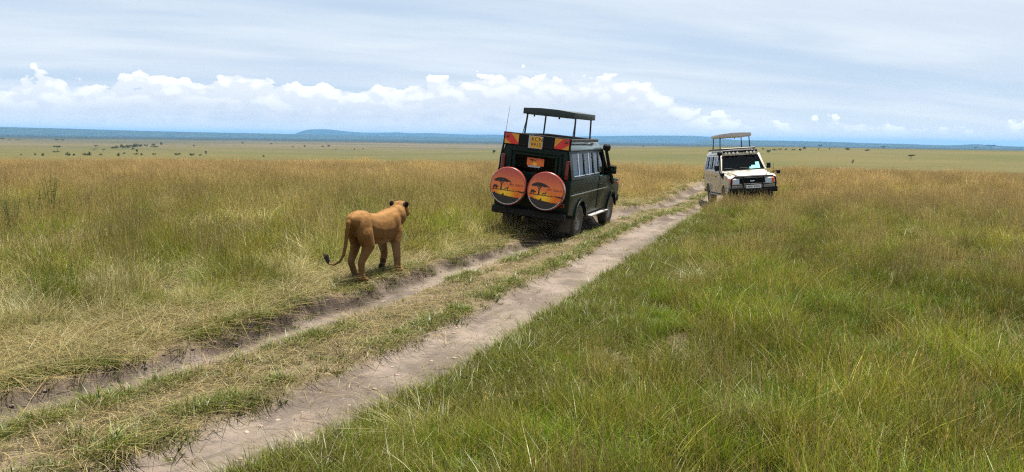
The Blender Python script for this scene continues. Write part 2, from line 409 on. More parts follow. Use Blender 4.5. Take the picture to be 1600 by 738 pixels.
hill('flat_topped_mountain', 'blue flat-topped mountain tapering to low hills beyond the lioness',
     [(440, 213), (462, 209), (472, 205), (482, 202.5), (505, 202), (520, 203), (545, 206), (570, 207.5), (600, 207.5), (620, 206.8), (640, 208.5), (675, 208), (700, 209.5), (730, 210.5), (770, 210.5), (810, 212), (850, 214)], 25000, 5000, 9)
hill('long_ridge', 'long blue ridge between the two vehicles',
     [(840, 216), (880, 214.5), (930, 213), (980, 212.3), (1030, 212), (1080, 212.3), (1110, 214), (1135, 217.5), (1170, 220), (1200, 221.5)], 25000, 5000, 21)
hill('low_ridge', 'low dark blue ridge on the horizon behind the pale vehicle',
     [(1080, 219.5), (1150, 219.3), (1230, 220), (1300, 221.8), (1360, 224), (1420, 225.2), (1436, 226), (1480, 227.5), (1505, 226.5), (1525, 225.2), (1545, 226.8), (1580, 229), (1640, 230), (1800, 231), (2100, 234)], 17000, 3500, 33)
def build_haze():
    m = MB(); m.box((0, 0, 105), (96000, 96000, 310))
    t = material('blue_air'); v = t.add('ShaderNodeVolumePrincipled'); t.l.new(v.outputs[0], t.out.inputs['Volume'])
    v.inputs['Color'].default_value = (0.18, 0.44, 0.82, 1); v.inputs['Density'].default_value = 3.2e-5
    v.inputs['Anisotropy'].default_value = 0.0
    o = m.build('haze', t.m, None, False); tag(o, 'thin blue haze lying over the far plains and hills', 'haze', kind='stuff')
build_haze()

# ------------------------------------------------------------------ grass
def grass_material():
    t = material('grass_blades')
    at = t.add('ShaderNodeAttribute', attribute_name='col'); ti = t.add('ShaderNodeAttribute', attribute_name='tint', attribute_type='INSTANCER')
    c = t.mix(1.0, t.mix(1.0, at.outputs['Color'], ti.outputs['Color'], 'MULTIPLY'), (0.60, 0.595, 0.43), 'MULTIPLY')
    df = t.add('ShaderNodeBsdfDiffuse'); t.put(df.inputs[0], c)
    tl = t.add('ShaderNodeBsdfTranslucent'); t.put(tl.inputs[0], c)
    gl = t.add('ShaderNodeBsdfGlossy'); gl.inputs['Roughness'].default_value = 0.42; gl.inputs[0].default_value = (0.9, 0.92, 0.85, 1)
    m1 = t.add('ShaderNodeMixShader'); m1.inputs[0].default_value = 0.42; t.l.new(df.outputs[0], m1.inputs[1]); t.l.new(tl.outputs[0], m1.inputs[2])
    m2 = t.add('ShaderNodeMixShader'); m2.inputs[0].default_value = 0.02; t.l.new(m1.outputs[0], m2.inputs[1]); t.l.new(gl.outputs[0], m2.inputs[2])
    t.l.new(m2.outputs[0], t.out.inputs[0]); return t.m
GRASS = grass_material()

def tuft(name, n, h, spread, lean, width, root, tip, droop=0.35, wind=(0.0, 0.0), heads=0, head_col=(0.4, 0.25, 0.13), seed=0, jitter=0.25, flat=0.0, dry=0.0, dry_col=(0.44, 0.37, 0.21), sub=0):
    rg = np.random.default_rng(seed+100); V, F, C = [], [], []
    SC = [(spread*math.sqrt(rg.random()), rg.random()*6.283, rg.normal(0, .14), 1+rg.normal(0, .16)) for _ in range(sub)]
    for b in range(n+heads):
        is_head = b >= n
        a = rg.random()*2*math.pi; rad = spread*math.sqrt(rg.random()); p0 = np.array([rad*math.cos(a), rad*math.sin(a), -0.02]); sj = sh = 1.0
        if sub:
            q, qa, sj, sh = SC[rg.integers(sub)]; rad = 0.085*math.sqrt(rg.random()); sj = 1+sj
            p0 = np.array([q*math.cos(qa)+rad*math.cos(a), q*math.sin(qa)+rad*math.sin(a), -0.02])
        la = a+rg.normal(0, 0.9); hh = h*(0.45+0.65*rg.random()) if not is_head else h*(1.0+0.35*rg.random())
        hh *= sh
        ln = abs(rg.normal(0, lean))*(0.4 if is_head else 1)
        dirn = np.array([math.cos(la)*ln+wind[0], math.sin(la)*ln+wind[1]])
        side = np.array([-math.sin(la+rg.normal(0, .8)), math.cos(la+rg.normal(0, .8)), 0.0])
        w = width*(0.6+0.8*rg.random())*(0.45 if is_head else 1)
        j = sj*(1+jitter*rg.normal(0, 1)*0.6); hue = rg.normal(0, 0.06)
        ct, cr = np.array(tip), np.array(root)
        if rg.random() < dry: ct = np.array(dry_col if rg.random() < .45 else (0.20, 0.14, 0.075)); cr = 0.75*ct; hh *= 0.85
        S = 3; i0 = len(V)
        for s in range(S+1):
            f = s/S; bend = f**1.7
            zc = hh*(f-droop*(0.3 if is_head else 1)*bend*0.45)*(1-flat)+flat*0.03*math.sin(f*math.pi)+flat*0.015
            xy = dirn*hh*(bend if not flat else f)*(1.0+0.6*droop)
            c = p0+np.array([xy[0], xy[1], zc]); ww = w*(1-f)**0.6 if not is_head else w
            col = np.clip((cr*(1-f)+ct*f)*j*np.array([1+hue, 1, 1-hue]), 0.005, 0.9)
            if s < S or is_head: V += [c-side*ww/2, c+side*ww/2]; C += [col, col]
            else: V += [c]; C += [col]
        for s in range(S-1): F.append((i0+2*s, i0+2*s+1, i0+2*s+3, i0+2*s+2))
        if not is_head: F.append((i0+2*S-2, i0+2*S-1, i0+2*S))
        else:
            F.append((i0+2*S-2, i0+2*S-1, i0+2*S+1, i0+2*S))
            end = (V[-1]+V[-2])/2; dv = np.append(dirn*1.3, 0.9); dv /= np.linalg.norm(dv)
            hl = 0.10+0.08*rg.random(); hc = np.array(head_col)*(0.75+0.5*rg.random())
            for k in range(5):
                q = end+dv*hl*k/5; o = rg.normal(0, 1, 3)*np.array([.0036, .0036, .002]); i1 = len(V)
                V += [q, q+o+dv*hl*.18, q+dv*hl*.34-0.3*o]; C += [hc]*3; F.append((i1, i1+1, i1+2))
    me = bpy.data.meshes.new(name); me.from_pydata([tuple(v) for v in V], [], F)
    at = me.attributes.new('col', 'FLOAT_COLOR', 'POINT'); at.data.foreach_set('color', np.concatenate([np.array(C), np.ones((len(C), 1))], 1).ravel())
    me.materials.append(GRASS); me.polygons.foreach_set('use_smooth', [True]*len(me.polygons))
    return bpy.data.objects.new(name, me)

def scatter(name, label, tufts, pts, scl, idx, tint, tilt=0.12, cat='grass'):
    n = len(pts); me = bpy.data.meshes.new(name); me.vertices.add(n); me.vertices.foreach_set('co', pts.ravel())
    rot = np.stack([RNG.normal(0, tilt, n), RNG.normal(0, tilt, n), RNG.random(n)*6.283], 1)
    if scl.ndim == 1: scl = np.repeat(scl[:, None], 3, 1)
    for nm, ty, key, dat in (('rot', 'FLOAT_VECTOR', 'vector', rot), ('scl', 'FLOAT_VECTOR', 'vector', scl), ('idx', 'INT', 'value', idx), ('tint', 'FLOAT_COLOR', 'color', np.concatenate([tint, np.ones((n, 1))], 1))):
        me.attributes.new(nm, ty, 'POINT').data.foreach_set(key, np.ascontiguousarray(dat).ravel())
    o = link(bpy.data.objects.new(name, me))
    c = bpy.data.collections.new(name+'_tufts')
    for i, tf in enumerate(tufts): tf.name = '%s_blade_%02d' % (name, i); c.objects.link(tf)
    g = bpy.data.node_groups.new(name+'_scatter', 'GeometryNodeTree')
    g.interface.new_socket('Geometry', in_out='INPUT', socket_type='NodeSocketGeometry'); g.interface.new_socket('Geometry', in_out='OUTPUT', socket_type='NodeSocketGeometry')
    N = g.nodes; gi = N.new('NodeGroupInput'); go = N.new('NodeGroupOutput'); ins = N.new('GeometryNodeInstanceOnPoints'); ci = N.new('GeometryNodeCollectionInfo')
    ci.inputs[0].default_value = c; ci.inputs[1].default_value = True; ci.inputs[2].default_value = True
    def named(nm, ty):
        a = N.new('GeometryNodeInputNamedAttribute'); a.data_type = ty; a.inputs[0].default_value = nm; return a.outputs[0]
    g.links.new(gi.outputs[0], ins.inputs['Points']); g.links.new(ci.outputs[0], ins.inputs['Instance'])
    ins.inputs['Pick Instance'].default_value = True
    g.links.new(named('idx', 'INT'), ins.inputs['Instance Index']); g.links.new(named('rot', 'FLOAT_VECTOR'), ins.inputs['Rotation']); g.links.new(named('scl', 'FLOAT_VECTOR'), ins.inputs['Scale'])
    g.links.new(ins.outputs[0], go.inputs[0])
    md = o.modifiers.new('scatter', 'NODES'); md.node_group = g
    return tag(o, label, cat, kind='stuff')

def sample(n, r0, r1, power, amax=40):
    """points in a wedge ahead, areal density ~ r**-power"""
    t = RNG.random(n); e = 2-power
    r = (r0**e+(r1**e-r0**e)*t)**(1/e) if abs(e) > 1e-6 else r0*(r1/r0)**t
    a = np.radians(RNG.uniform(-amax, amax, n))
    return r*np.sin(a), r*np.cos(a)
CARS = []      # (x, y, heading azimuth, half width, rear, front) footprints kept clear of grass
def clear_of_cars(x, y):
    ok = np.ones(len(x), bool)
    for cx, cy_, az_, hw, b, f in CARS:
        fx, fy = math.sin(az_), math.cos(az_); lx = (x-cx)*fy-(y-cy_)*fx; ly = (x-cx)*fx+(y-cy_)*fy
        ok &= ~((abs(lx) < hw) & (ly > -b) & (ly < f) & ~((b < 2.5) & (lx < -0.15) & (ly < -1.95)))
    return ok
CAR1 = (1.24, 19.80, R(20.0)); CAR2 = (9.22, 31.4, R(183.6))
CARS += [(CAR1[0], CAR1[1], CAR1[2], 0.92, 2.45, 2.5), (CAR2[0], CAR2[1], CAR2[2], 0.90, 2.75, 2.2)]
LION = (-2.08, 11.66, R(18.0))
def tall_kinds(sd, k=1, sp=1.0, sub=0):  # roots naturally darker green, deepened further to paint shade between blades
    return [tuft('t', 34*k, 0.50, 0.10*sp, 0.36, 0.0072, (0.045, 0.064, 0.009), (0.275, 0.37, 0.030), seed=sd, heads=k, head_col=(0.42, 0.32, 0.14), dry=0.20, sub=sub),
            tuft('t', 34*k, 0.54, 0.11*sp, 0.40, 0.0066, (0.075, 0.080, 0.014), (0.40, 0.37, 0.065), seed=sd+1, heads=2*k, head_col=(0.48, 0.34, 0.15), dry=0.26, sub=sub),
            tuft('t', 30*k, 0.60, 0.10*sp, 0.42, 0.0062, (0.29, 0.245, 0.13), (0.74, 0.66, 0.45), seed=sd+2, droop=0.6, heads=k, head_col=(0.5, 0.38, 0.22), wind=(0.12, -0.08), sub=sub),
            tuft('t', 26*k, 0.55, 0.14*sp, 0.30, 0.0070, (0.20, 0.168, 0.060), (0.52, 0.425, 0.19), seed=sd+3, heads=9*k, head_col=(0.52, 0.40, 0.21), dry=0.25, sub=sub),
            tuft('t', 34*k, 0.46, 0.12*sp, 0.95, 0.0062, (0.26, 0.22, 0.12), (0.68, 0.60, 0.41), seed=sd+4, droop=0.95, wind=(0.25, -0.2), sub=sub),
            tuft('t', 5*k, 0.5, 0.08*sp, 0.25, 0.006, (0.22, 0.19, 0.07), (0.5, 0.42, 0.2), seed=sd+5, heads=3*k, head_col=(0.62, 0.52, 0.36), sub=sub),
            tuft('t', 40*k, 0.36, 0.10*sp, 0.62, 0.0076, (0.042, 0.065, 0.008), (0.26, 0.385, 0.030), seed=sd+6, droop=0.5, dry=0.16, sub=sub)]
def pick(w):
    w = np.maximum(w, 0); c = np.cumsum(w/w.sum(1, keepdims=True), 1); return (RNG.random((len(w), 1)) > c).sum(1).clip(0, w.shape[1]-1)
DENS = 1.0
def field(name, label, side):
    # clumps in the open field, single tufts where it thins out along the track
    x, y = sample(int(12500*DENS), 3.0, 74, 0.80); x2, y2 = sample(int(70000*DENS), 3.0, 45, 1.2)
    big = np.concatenate([np.ones(len(x), bool), np.zeros(len(x2), bool)]); x = np.concatenate([x, x2]); y = np.concatenate([y, y2])
    L = land(x, y, True); z, u, v, r = L[0], L[1], L[2], L[7]
    g = fbm(x*0.9+11, y*0.9+4, 3); pt = fbm(x*0.30+50, y*0.30+20, 4); p2 = fbm(x*0.11+3, y*0.16+9, 3); p3 = fbm(x*1.3+70, y*1.3+30, 3)
    if side < 0:
        lim = -1.0-0.9*sstep(10.5, 7.0, y)+1.1*(g-.5)+0.35*sstep(13, 18, y); e = lim-u
        ok = clear_of_cars(x, y) & (np.hypot(x-LION[0]-0.1, y-LION[1]+0.2) > np.where(big, 1.1, 0.75))
    else:
        lim = 0.78+0.8*(g-.5)-0.40*sstep(20, 25, y); e = v-lim; ok = clear_of_cars(x, y)
    m = ok & np.where(big, e > 0.42, (e > 0) & (e < 0.85)); grow = sstep(0, 1.5 if side < 0 else np.where(y > 22, 1.0, 1.9), e); tus = fbm(x*0.75+7, y*0.75+70, 3); m &= (RNG.random(len(x)) < (0.45 if side < 0 else 0.9)+1.6*sstep(.30, .50, tus))
    x, y, z, r, pt, p2, p3, grow, big, tus = [q[m] for q in (x, y, z, r, pt, p2, p3, grow, big, tus)]
    far = sstep(19, 36, r+10*(p2-.5)); mid = sstep(10.5, 14.5, r+5*(pt-.5))*(1-far); nr = 1-far-mid
    if side < 0:
        strawy = sstep(.30, .50, pt)
        w = np.stack([nr*(.9-.6*strawy)+mid*.8+far*.10, nr*(.8-.4*strawy)+mid*1.5+far*.40, nr*(.1+1.5*strawy)+mid*.45*strawy, nr*.05+mid*.65+far*2.1, nr*(.15+1.5*strawy)+mid*.25*strawy, nr*.06+mid*.04+far*.04, nr*(.5-.4*strawy)+mid*.3], 1)
    else:
        dryp = sstep(.50, .66, pt)
        w = np.stack([nr*1.4+mid*1.2+far*.4, nr*.95+mid*1.3+far*.8, nr*.03*(1+2*dryp)+mid*.05, nr*.03+mid*.40+far*1.4, nr*.03+dryp*.12*nr, nr*.03+mid*.04+far*.04, nr*1.4+mid*.6], 1)
    w[:, 6] += (1-grow)*(1.0 if side > 0 else 0.8); w[:, 4] += (1-grow)*(1.4 if side < 0 else 0.2)
    idx = pick(w)+np.where(big, 7*RNG.integers(0, 2, len(r)), 14)
    s = (0.85+0.35*RNG.random(len(r)))*(0.50+0.50*grow)*(1+0.25*(p3-.5))*(0.80+0.42*tus)*((0.66+0.20*far) if side > 0 else 0.90)
    wide = s*(1+0.012*np.maximum(r-10, 0))
    k = (0.85+0.30*RNG.random(len(r)))*(0.86+0.30*(pt-.3)+0.35*(p3-.5))
    k = k*(0.58+.84*tus)*(0.65+.7*p3)*((1.14+.22*far) if side < 0 else (1.02+.14*far)); tint = np.stack([k*(1+.10*far), k*(1+.01*far), k*(1+.12*far)], 1); sd = 3 if side < 0 else 53
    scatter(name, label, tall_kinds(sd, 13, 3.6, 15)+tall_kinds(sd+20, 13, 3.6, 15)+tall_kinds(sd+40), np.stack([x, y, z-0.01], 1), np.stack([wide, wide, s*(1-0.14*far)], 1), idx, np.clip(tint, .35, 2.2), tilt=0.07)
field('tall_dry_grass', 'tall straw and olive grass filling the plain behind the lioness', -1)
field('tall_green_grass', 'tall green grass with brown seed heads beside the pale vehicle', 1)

def short_grass():
    n = int(150000*DENS); x, y = sample(n, 3.0, 46, 1.35)
    L = land(x, y, True); z, u, v, r = L[0], L[1], L[2], L[7]
    g = fbm(x*0.9+31, y*0.9+14, 3); f = fbm(x*2.6+5, y*2.6+41, 3)
    bank = np.exp(-((u+0.56+0.3*(g-.5))/0.20)**2)*sstep(.40, .52, g+0.2*(f-.5))
    m1 = np.exp(-((u-0.44)/0.15)**2)*sstep(.46, .60, g+.2*(f-.5))*(1-0.55*sstep(17, 21, y))
    m2 = np.exp(-((v+0.68)/0.15)**2)*sstep(.30, .44, f)
    rt = sstep(0.42, 0.66, v+0.3*(f-.5))*(1-sstep(1.1, 1.9, v))
    vg = (u < -0.7)*(u > -2.6)*0.40*sstep(.45, .6, f)
    med = (u > .3)*(v < -.4)*0.05*sstep(.5, .6, f)
    pr = np.clip(bank*1.1+m1+m2+rt+vg+med, 0, 1)
    m = (RNG.random(n) < pr) & clear_of_cars(x, y)
    x, y, z, r, f, rt, m1, vg = [q[m] for q in (x, y, z, r, f, rt, m1, vg)]
    ks = [tuft('s', 26, 0.13, 0.055, 0.55, 0.0060, (0.05, 0.075, 0.015), (0.22, 0.285, 0.038), seed=201, droop=0.5, dry=0.08),
          tuft('s', 26, 0.10, 0.06, 0.8, 0.0060, (0.06, 0.08, 0.018), (0.26, 0.33, 0.06), seed=202, droop=0.7, dry=0.22),
          tuft('s', 20, 0.12, 0.07, 0.9, 0.0055, (0.18, 0.15, 0.07), (0.44, 0.36, 0.20), seed=203, droop=0.8),
          tuft('s', 22, 0.24, 0.06, 0.45, 0.0065, (0.05, 0.075, 0.015), (0.30, 0.335, 0.05), seed=204, droop=0.5, dry=0.15)]
    one = np.ones_like(r)
    idx = pick(np.stack([one, one, one*.35+.5*m1+2*vg, rt*1.4+.05], 1))
    s = 0.7+0.6*RNG.random(len(r)); k = 0.75+0.45*RNG.random(len(r))
    scatter('short_grass', 'short bright green grass lining the wheel ruts and bank', ks, np.stack([x, y, z], 1), np.stack([s*(1+.02*r), s*(1+.02*r), s], 1), idx, np.stack([k, k, k], 1))
def straw():
    n = int(130000*DENS); x, y = sample(n, 3.0, 40, 1.4)
    L = land(x, y, True); z, u, v, r = L[0], L[1], L[2], L[7]
    g = fbm(x*0.9+31, y*0.9+14, 3); f = fbm(x*2.6+95, y*2.6+1, 3)
    med = sstep(.22, .5, u)*(1-sstep(-.72, -.42, v))*sstep(.30, .48, f)
    vg = sstep(-3.0, -1.6, u)*(1-sstep(-.65, -.45, u))*sstep(.15, .35, f)*1.0
    rt = sstep(.5, .8, v)*(1-sstep(1.2, 2.0, v))*.25
    on = (np.abs(u) < .5)*0.02+(np.abs(v) < .5)*0.02
    m = (RNG.random(n) < np.clip(med*.8+vg+rt+on, 0, 1)) & clear_of_cars(x, y)
    x, y, z, r, u, f = [q[m] for q in (x, y, z, r, u, f)]
    ks = [tuft('l', 9, 0.22, 0.10, 0.9, 0.0045, (0.25, 0.19, 0.11), (0.43, 0.345, 0.215), seed=301, flat=1.0),
          tuft('l', 9, 0.30, 0.10, 0.8, 0.0045, (0.34, 0.27, 0.16), (0.58, 0.50, 0.34), seed=302, flat=0.93),
          tuft('l', 8, 0.18, 0.10, 0.9, 0.0050, (0.14, 0.105, 0.065), (0.24, 0.18, 0.115), seed=303, flat=1.0),
          tuft('l', 14, 0.30, 0.08, 1.0, 0.0050, (0.26, 0.21, 0.11), (0.60, 0.52, 0.35), seed=304, droop=1.1, wind=(0.3, -0.25))]
    one = np.ones_like(r); vgm = (u < -.5)*1.0
    idx = pick(np.stack([one, one*.5+vgm, one*.7, vgm*1.3], 1))
    s = 0.7+0.7*RNG.random(len(r)); k = 0.75+0.5*RNG.random(len(r))
    scatter('straw_litter', 'flattened dry straw lying between and beside the ruts', ks, np.stack([x, y, z+0.004], 1), s*(1+.012*r), idx, np.stack([k, k, k], 1), tilt=0.05, cat='straw')
short_grass(); straw()
def clods():
    n = 60000; x, y = sample(n, 3.2, 40, 1.3); L = land(x, y, True); z, u, v = L[0], L[1], L[2]
    pr = np.exp(-((u+0.25)/0.22)**2)*0.9+np.exp(-(v/0.45)**2)*0.22+np.exp(-((u-.1)/.3)**2)*.2
    m = RNG.random(n) < pr; x, y, z, u = x[m], y[m], z[m], u[m]; ks = []
    t = material('soil_clod'); p = t.add('ShaderNodeBsdfPrincipled'); t.l.new(p.outputs[0], t.out.inputs[0]); p.inputs['Roughness'].default_value = 1
    ti = t.add('ShaderNodeAttribute', attribute_name='tint', attribute_type='INSTANCER'); t.l.new(ti.outputs['Color'], p.inputs['Base Color'])
    for i in range(4):
        b = bmesh.new(); bmesh.ops.create_icosphere(b, subdivisions=1, radius=0.03)
        for q in b.verts: q.co *= random.uniform(.6, 1.25); q.co.z *= 0.6
        me = bpy.data.meshes.new('c'); b.to_mesh(me); b.free(); me.materials.append(t.m); ks.append(bpy.data.objects.new('c', me))
    s = 0.12+0.95*RNG.random(len(x))**4
    k = 0.7+0.5*RNG.random(len(x)); dk = np.exp(-((u+0.3)/0.25)**2)[:, None]
    tint = (np.array([[.25, .185, .14]])*(1-dk)+np.array([[.095, .07, .055]])*dk)*k[:, None]
    scatter('soil_clods', 'small crumbled soil clods along the broken edge of the rut', ks, np.stack([x, y, z], 1), s, RNG.integers(0, 4, len(x)), tint, cat='soil')
clods()
# ------------------------------------------------------------------ safari vehicles
RUBBER = principled('tyre_rubber', (0.020, 0.019, 0.018), 0.85, dust=0.45, dust_col=(0.17, 0.13, 0.095), bump=0.3, bscale=40)
BLACK = principled('black_plastic', (0.009, 0.009, 0.010), 0.55, spec=0.14, dust=0.04)
TUBE = principled('black_tube', (0.012, 0.012, 0.013), 0.35)
STEEL = principled('grey_steel', (0.34, 0.34, 0.34), 0.4, metal=0.7, dust=0.4)
CHROME = principled('bright_trim', (0.75, 0.76, 0.76), 0.18, metal=1.0)
GLASS = glass('window_glass'); DARKGLASS = glass('dark_window_glass', (0.10, 0.12, 0.12), 0.02)
SEAT = principled('teal_seat_cloth', (0.018, 0.050, 0.052), 0.9); SEATW = principled('pale_seat_cover', (0.42, 0.40, 0.35), 0.9)
LINING = principled('pale_lining', (0.16, 0.15, 0.13), 0.9)
LENS = principled('lamp_lens', (0.55, 0.60, 0.63), 0.08, coat=1.0); AMBER = principled('amber_lens', (0.85, 0.16, 0.03), 0.2, coat=0.6)
REDLENS = principled('red_lens', (0.14, 0.008, 0.008), 0.25, coat=0.6)
MIRROR = principled('mirror_glass', (0.85, 0.87, 0.9), 0.03, metal=1.0)
P_RED = principled('board_red', (0.62, 0.028, 0.018), 0.45); P_YEL = principled('board_amber', (0.66, 0.27, 0.025), 0.45)
PLATE_Y = principled('plate_yellow', (0.72, 0.36, 0.03), 0.4); PLATE_W = principled('plate_white', (0.62, 0.62, 0.60), 0.4)
INK = principled('black_ink', (0.022, 0.012, 0.009), 0.6); GREY = principled('pale_grey', (0.40, 0.40, 0.41), 0.5)
DKRED = principled('dark_red_ink', (0.22, 0.018, 0.012), 0.5); TURQ = principled('turquoise_paper', (0.06, 0.50, 0.48), 0.6)
CANVAS_G = principled('dark_green_canvas', (0.016, 0.026, 0.024), 0.55, bump=0.2, bscale=90)
def sunset(name, hs):
    """flat printed sunset, hs = half height of the print"""
    t = material(name); p = t.add('ShaderNodeBsdfPrincipled'); t.l.new(p.outputs[0], t.out.inputs[0])
    x, y, z = t.sep(t.add('ShaderNodeTexCoord').outputs['Object'])
    zz = t.math('DIVIDE', z, hs); xx = t.math('DIVIDE', x, hs)
    c = t.mix(t.mr(zz, 0.95, 0.0), (0.44, 0.045, 0.012), (0.74, 0.155, 0.012))
    dd = t.math('SQRT', t.math('ADD', t.math('POWER', t.math('ADD', xx, 0.12), 2.0), t.math('MULTIPLY', t.math('POWER', t.math('ADD', zz, 0.42), 2.0), 2.2)))
    c = t.mix(t.mr(dd, 0.75, 0.05), c, (0.95, 0.55, 0.03))
    t.put(p.inputs['Base Color'], c); p.inputs['Roughness'].default_value = 0.38; p.inputs['Coat Weight'].default_value = 0.2
    return t.m
COVER_RIM = principled('orange_vinyl', (0.30, 0.035, 0.015), 0.3, coat=0.6)
SUNSET = sunset('sunset_print', 0.40); SUNSET_S = sunset('small_sunset_print', 0.12)

WB, TRK, RT = 1.60, 0.76, 0.405           # half wheelbase, half track, tyre radius
HALF, BELT, ROOF = 0.885, 1.42, 2.20
def sx(z):                                 # half width of the cab at height z
    return HALF if z <= BELT else HALF-0.16*(z-BELT)/(ROOF-BELT)-0.05*max(0, (z-2.05))/0.15
def text(name, body, size, mat, parent, mtx, ext=0.002):
    c = bpy.data.curves.new(name, 'FONT'); c.body = body; c.size = size; c.align_x = 'CENTER'; c.align_y = 'CENTER'; c.extrude = ext; c.materials.append(mat)
    f = bpy.data.objects.new('raw', c); COL.objects.link(f); dg = bpy.context.evaluated_depsgraph_get()
    me = bpy.data.meshes.new_from_object(f.evaluated_get(dg), depsgraph=dg); bpy.data.objects.remove(f); me.name = name
    o = bpy.data.objects.new(name, me); link(o, parent); o.matrix_local = mtx; return o
def flat(name, polys, mat, parent, mtx, th=0.003):
    """thin printed shape given in the local XZ plane (x right, z up, facing -y)"""
    m = MB()
    for pl in polys: m.slab([(a, -th, b) for a, b in pl], (0, th, 0))
    o = m.build(name, mat, parent, False); o.matrix_local = mtx; return o
def lens_shape(cx, cz, rx, rz, n=20, jag=0.0):
    return [(cx+rx*math.cos(6.283*i/n)*(1+random.uniform(-jag, jag)), cz+rz*math.sin(6.283*i/n)*(1+random.uniform(-jag, jag))) for i in range(n)]

def wheel(root, x, y, steer=0.0):
    s = 1 if x > 0 else -1
    w = empty('wheel', (x, y, RT), root); w.rotation_euler = (0, 0, steer)
    wob = lambda k, j: 0.972 if (k % 2 == 0 and j in (3, 4, 5, 6)) else 1.0
    MB().lathe([(0.215, -.10), (0.33, -.125), (0.375, -.12), (0.400, -.10), (RT, -.055), (RT, .055), (0.400, .10), (0.375, .12), (0.33, .125), (0.215, .10), (0.215, -.10)], 'X', (0, 0, 0), 56, wob).build('tyre', RUBBER, w)
    m = MB().lathe([(0.215, -.09*s), (0.218, .09*s), (0.205, .10*s), (0.19, .045*s), (0.12, .02*s), (0.10, .055*s), (0.055, .06*s), (0.05, .09*s), (0.0001, .092*s)], 'X', (0, 0, 0), 32)
    for k in range(8):
        a = k*math.pi/4; m.lathe([(0.022, .012*s), (0.022, .045*s), (0.0001, .045*s)], 'X', (0, 0.155*math.cos(a), 0.155*math.sin(a)), 8)
    m.build('rim', STEEL, w)
    return w
def spare(root, c, tiltx=0.0, covered=True):
    w = empty('spare_wheel', c, root); w.rotation_euler = (tiltx, 0, 0)
    MB().lathe([(0.20, -.10), (0.33, -.12), (0.39, -.10), (0.405, -.04), (0.405, .06), (0.37, .11), (0.2, .11), (0.2, -.10)], 'Y', (0, 0, 0), 48).build('tyre', RUBBER, w)
    if covered:
        MB().lathe([(0.0001, -.135), (0.385, -.135), (0.405, -.125), (0.414, -.10), (0.416, -.06)], 'Y', (0, 0, 0), 56).build('cover', SUNSET, w)
        MB().lathe([(0.412, -.132), (0.424, -.118), (0.424, -.05), (0.417, -.05), (0.417, -.112)], 'Y', (0, 0, 0), 56).build('cover_rim', COVER_RIM, w)
        ro, ri = [(.402*math.cos(a), .402*math.sin(a)) for a in np.linspace(R(-158), R(-28), 24)], [(.386*math.cos(a), .386*math.sin(a)) for a in np.linspace(R(-28), R(-158), 24)]
        flat('cover_seam', [[ro[i], ro[i+1], ri[22-i], ri[23-i]] for i in range(23)], GREY, w, Matrix.Translation((0, -.1395, 0)))
        I = Matrix.Translation((0, -.136, 0))
        can = [(-.34, .09), (-.30, .135), (-.24, .165), (-.15, .178), (-.06, .165), (.02, .135), (.08, .10), (.10, .085), (.03, .098), (-.02, .085), (-.10, .10), (-.14, .075), (-.2, .095), (-.26, .08)]
        trunk = [(-.165, -.085), (-.155, .03), (-.20, .085), (-.185, .09), (-.145, .045), (-.10, .095), (-.085, .09), (-.132, .03), (-.13, -.085)]
        line = [(-.36, -.085), (.16, -.085), (.22, -.092), (.16, -.10), (-.36, -.10)]
        beast = [[(-.33, -.085), (-.335, -.02), (-.31, .005), (-.26, .005), (-.235, -.02), (-.21, -.03), (-.215, -.05), (-.245, -.045), (-.25, -.085), (-.265, -.085), (-.27, -.05), (-.305, -.05), (-.31, -.085)],
                 [(-.06, -.085), (-.06, -.05), (-.03, -.035), (.0, -.04), (.02, .0), (.03, -.005), (.02, -.05), (.01, -.085), (0, -.085), (-.005, -.055), (-.045, -.06), (-.05, -.085)]]
        flat('tree_print', [can, trunk, line]+beast, INK, w, I)
        gr = [(-.395, -.155), (-.33, -.175), (-.29, -.155), (-.26, -.18), (-.12, -.205), (-.09, -.165), (-.07, -.165), (-.06, -.21), (.10, -.225), (.25, -.23), (.335, -.232)]
        arc = [(0.41*math.cos(a), 0.41*math.sin(a)) for a in np.linspace(-0.60, -math.pi+0.39, 30)]
        flat('ground_print', [gr+arc], INK, w, I)
        flat('bush_print', [[(.20, -.085), (.27, -.075), (.33, -.08), (.405, -.07), (.40, -.105), (.33, -.115), (.26, -.10)]], INK, w, I)
        text('lettering', 'Afri Safaris', 0.078, DKRED, w, Matrix.Translation((.20, -.137, .045)) @ Matrix.Rotation(R(90), 4, 'X'), 0.001)
    return w

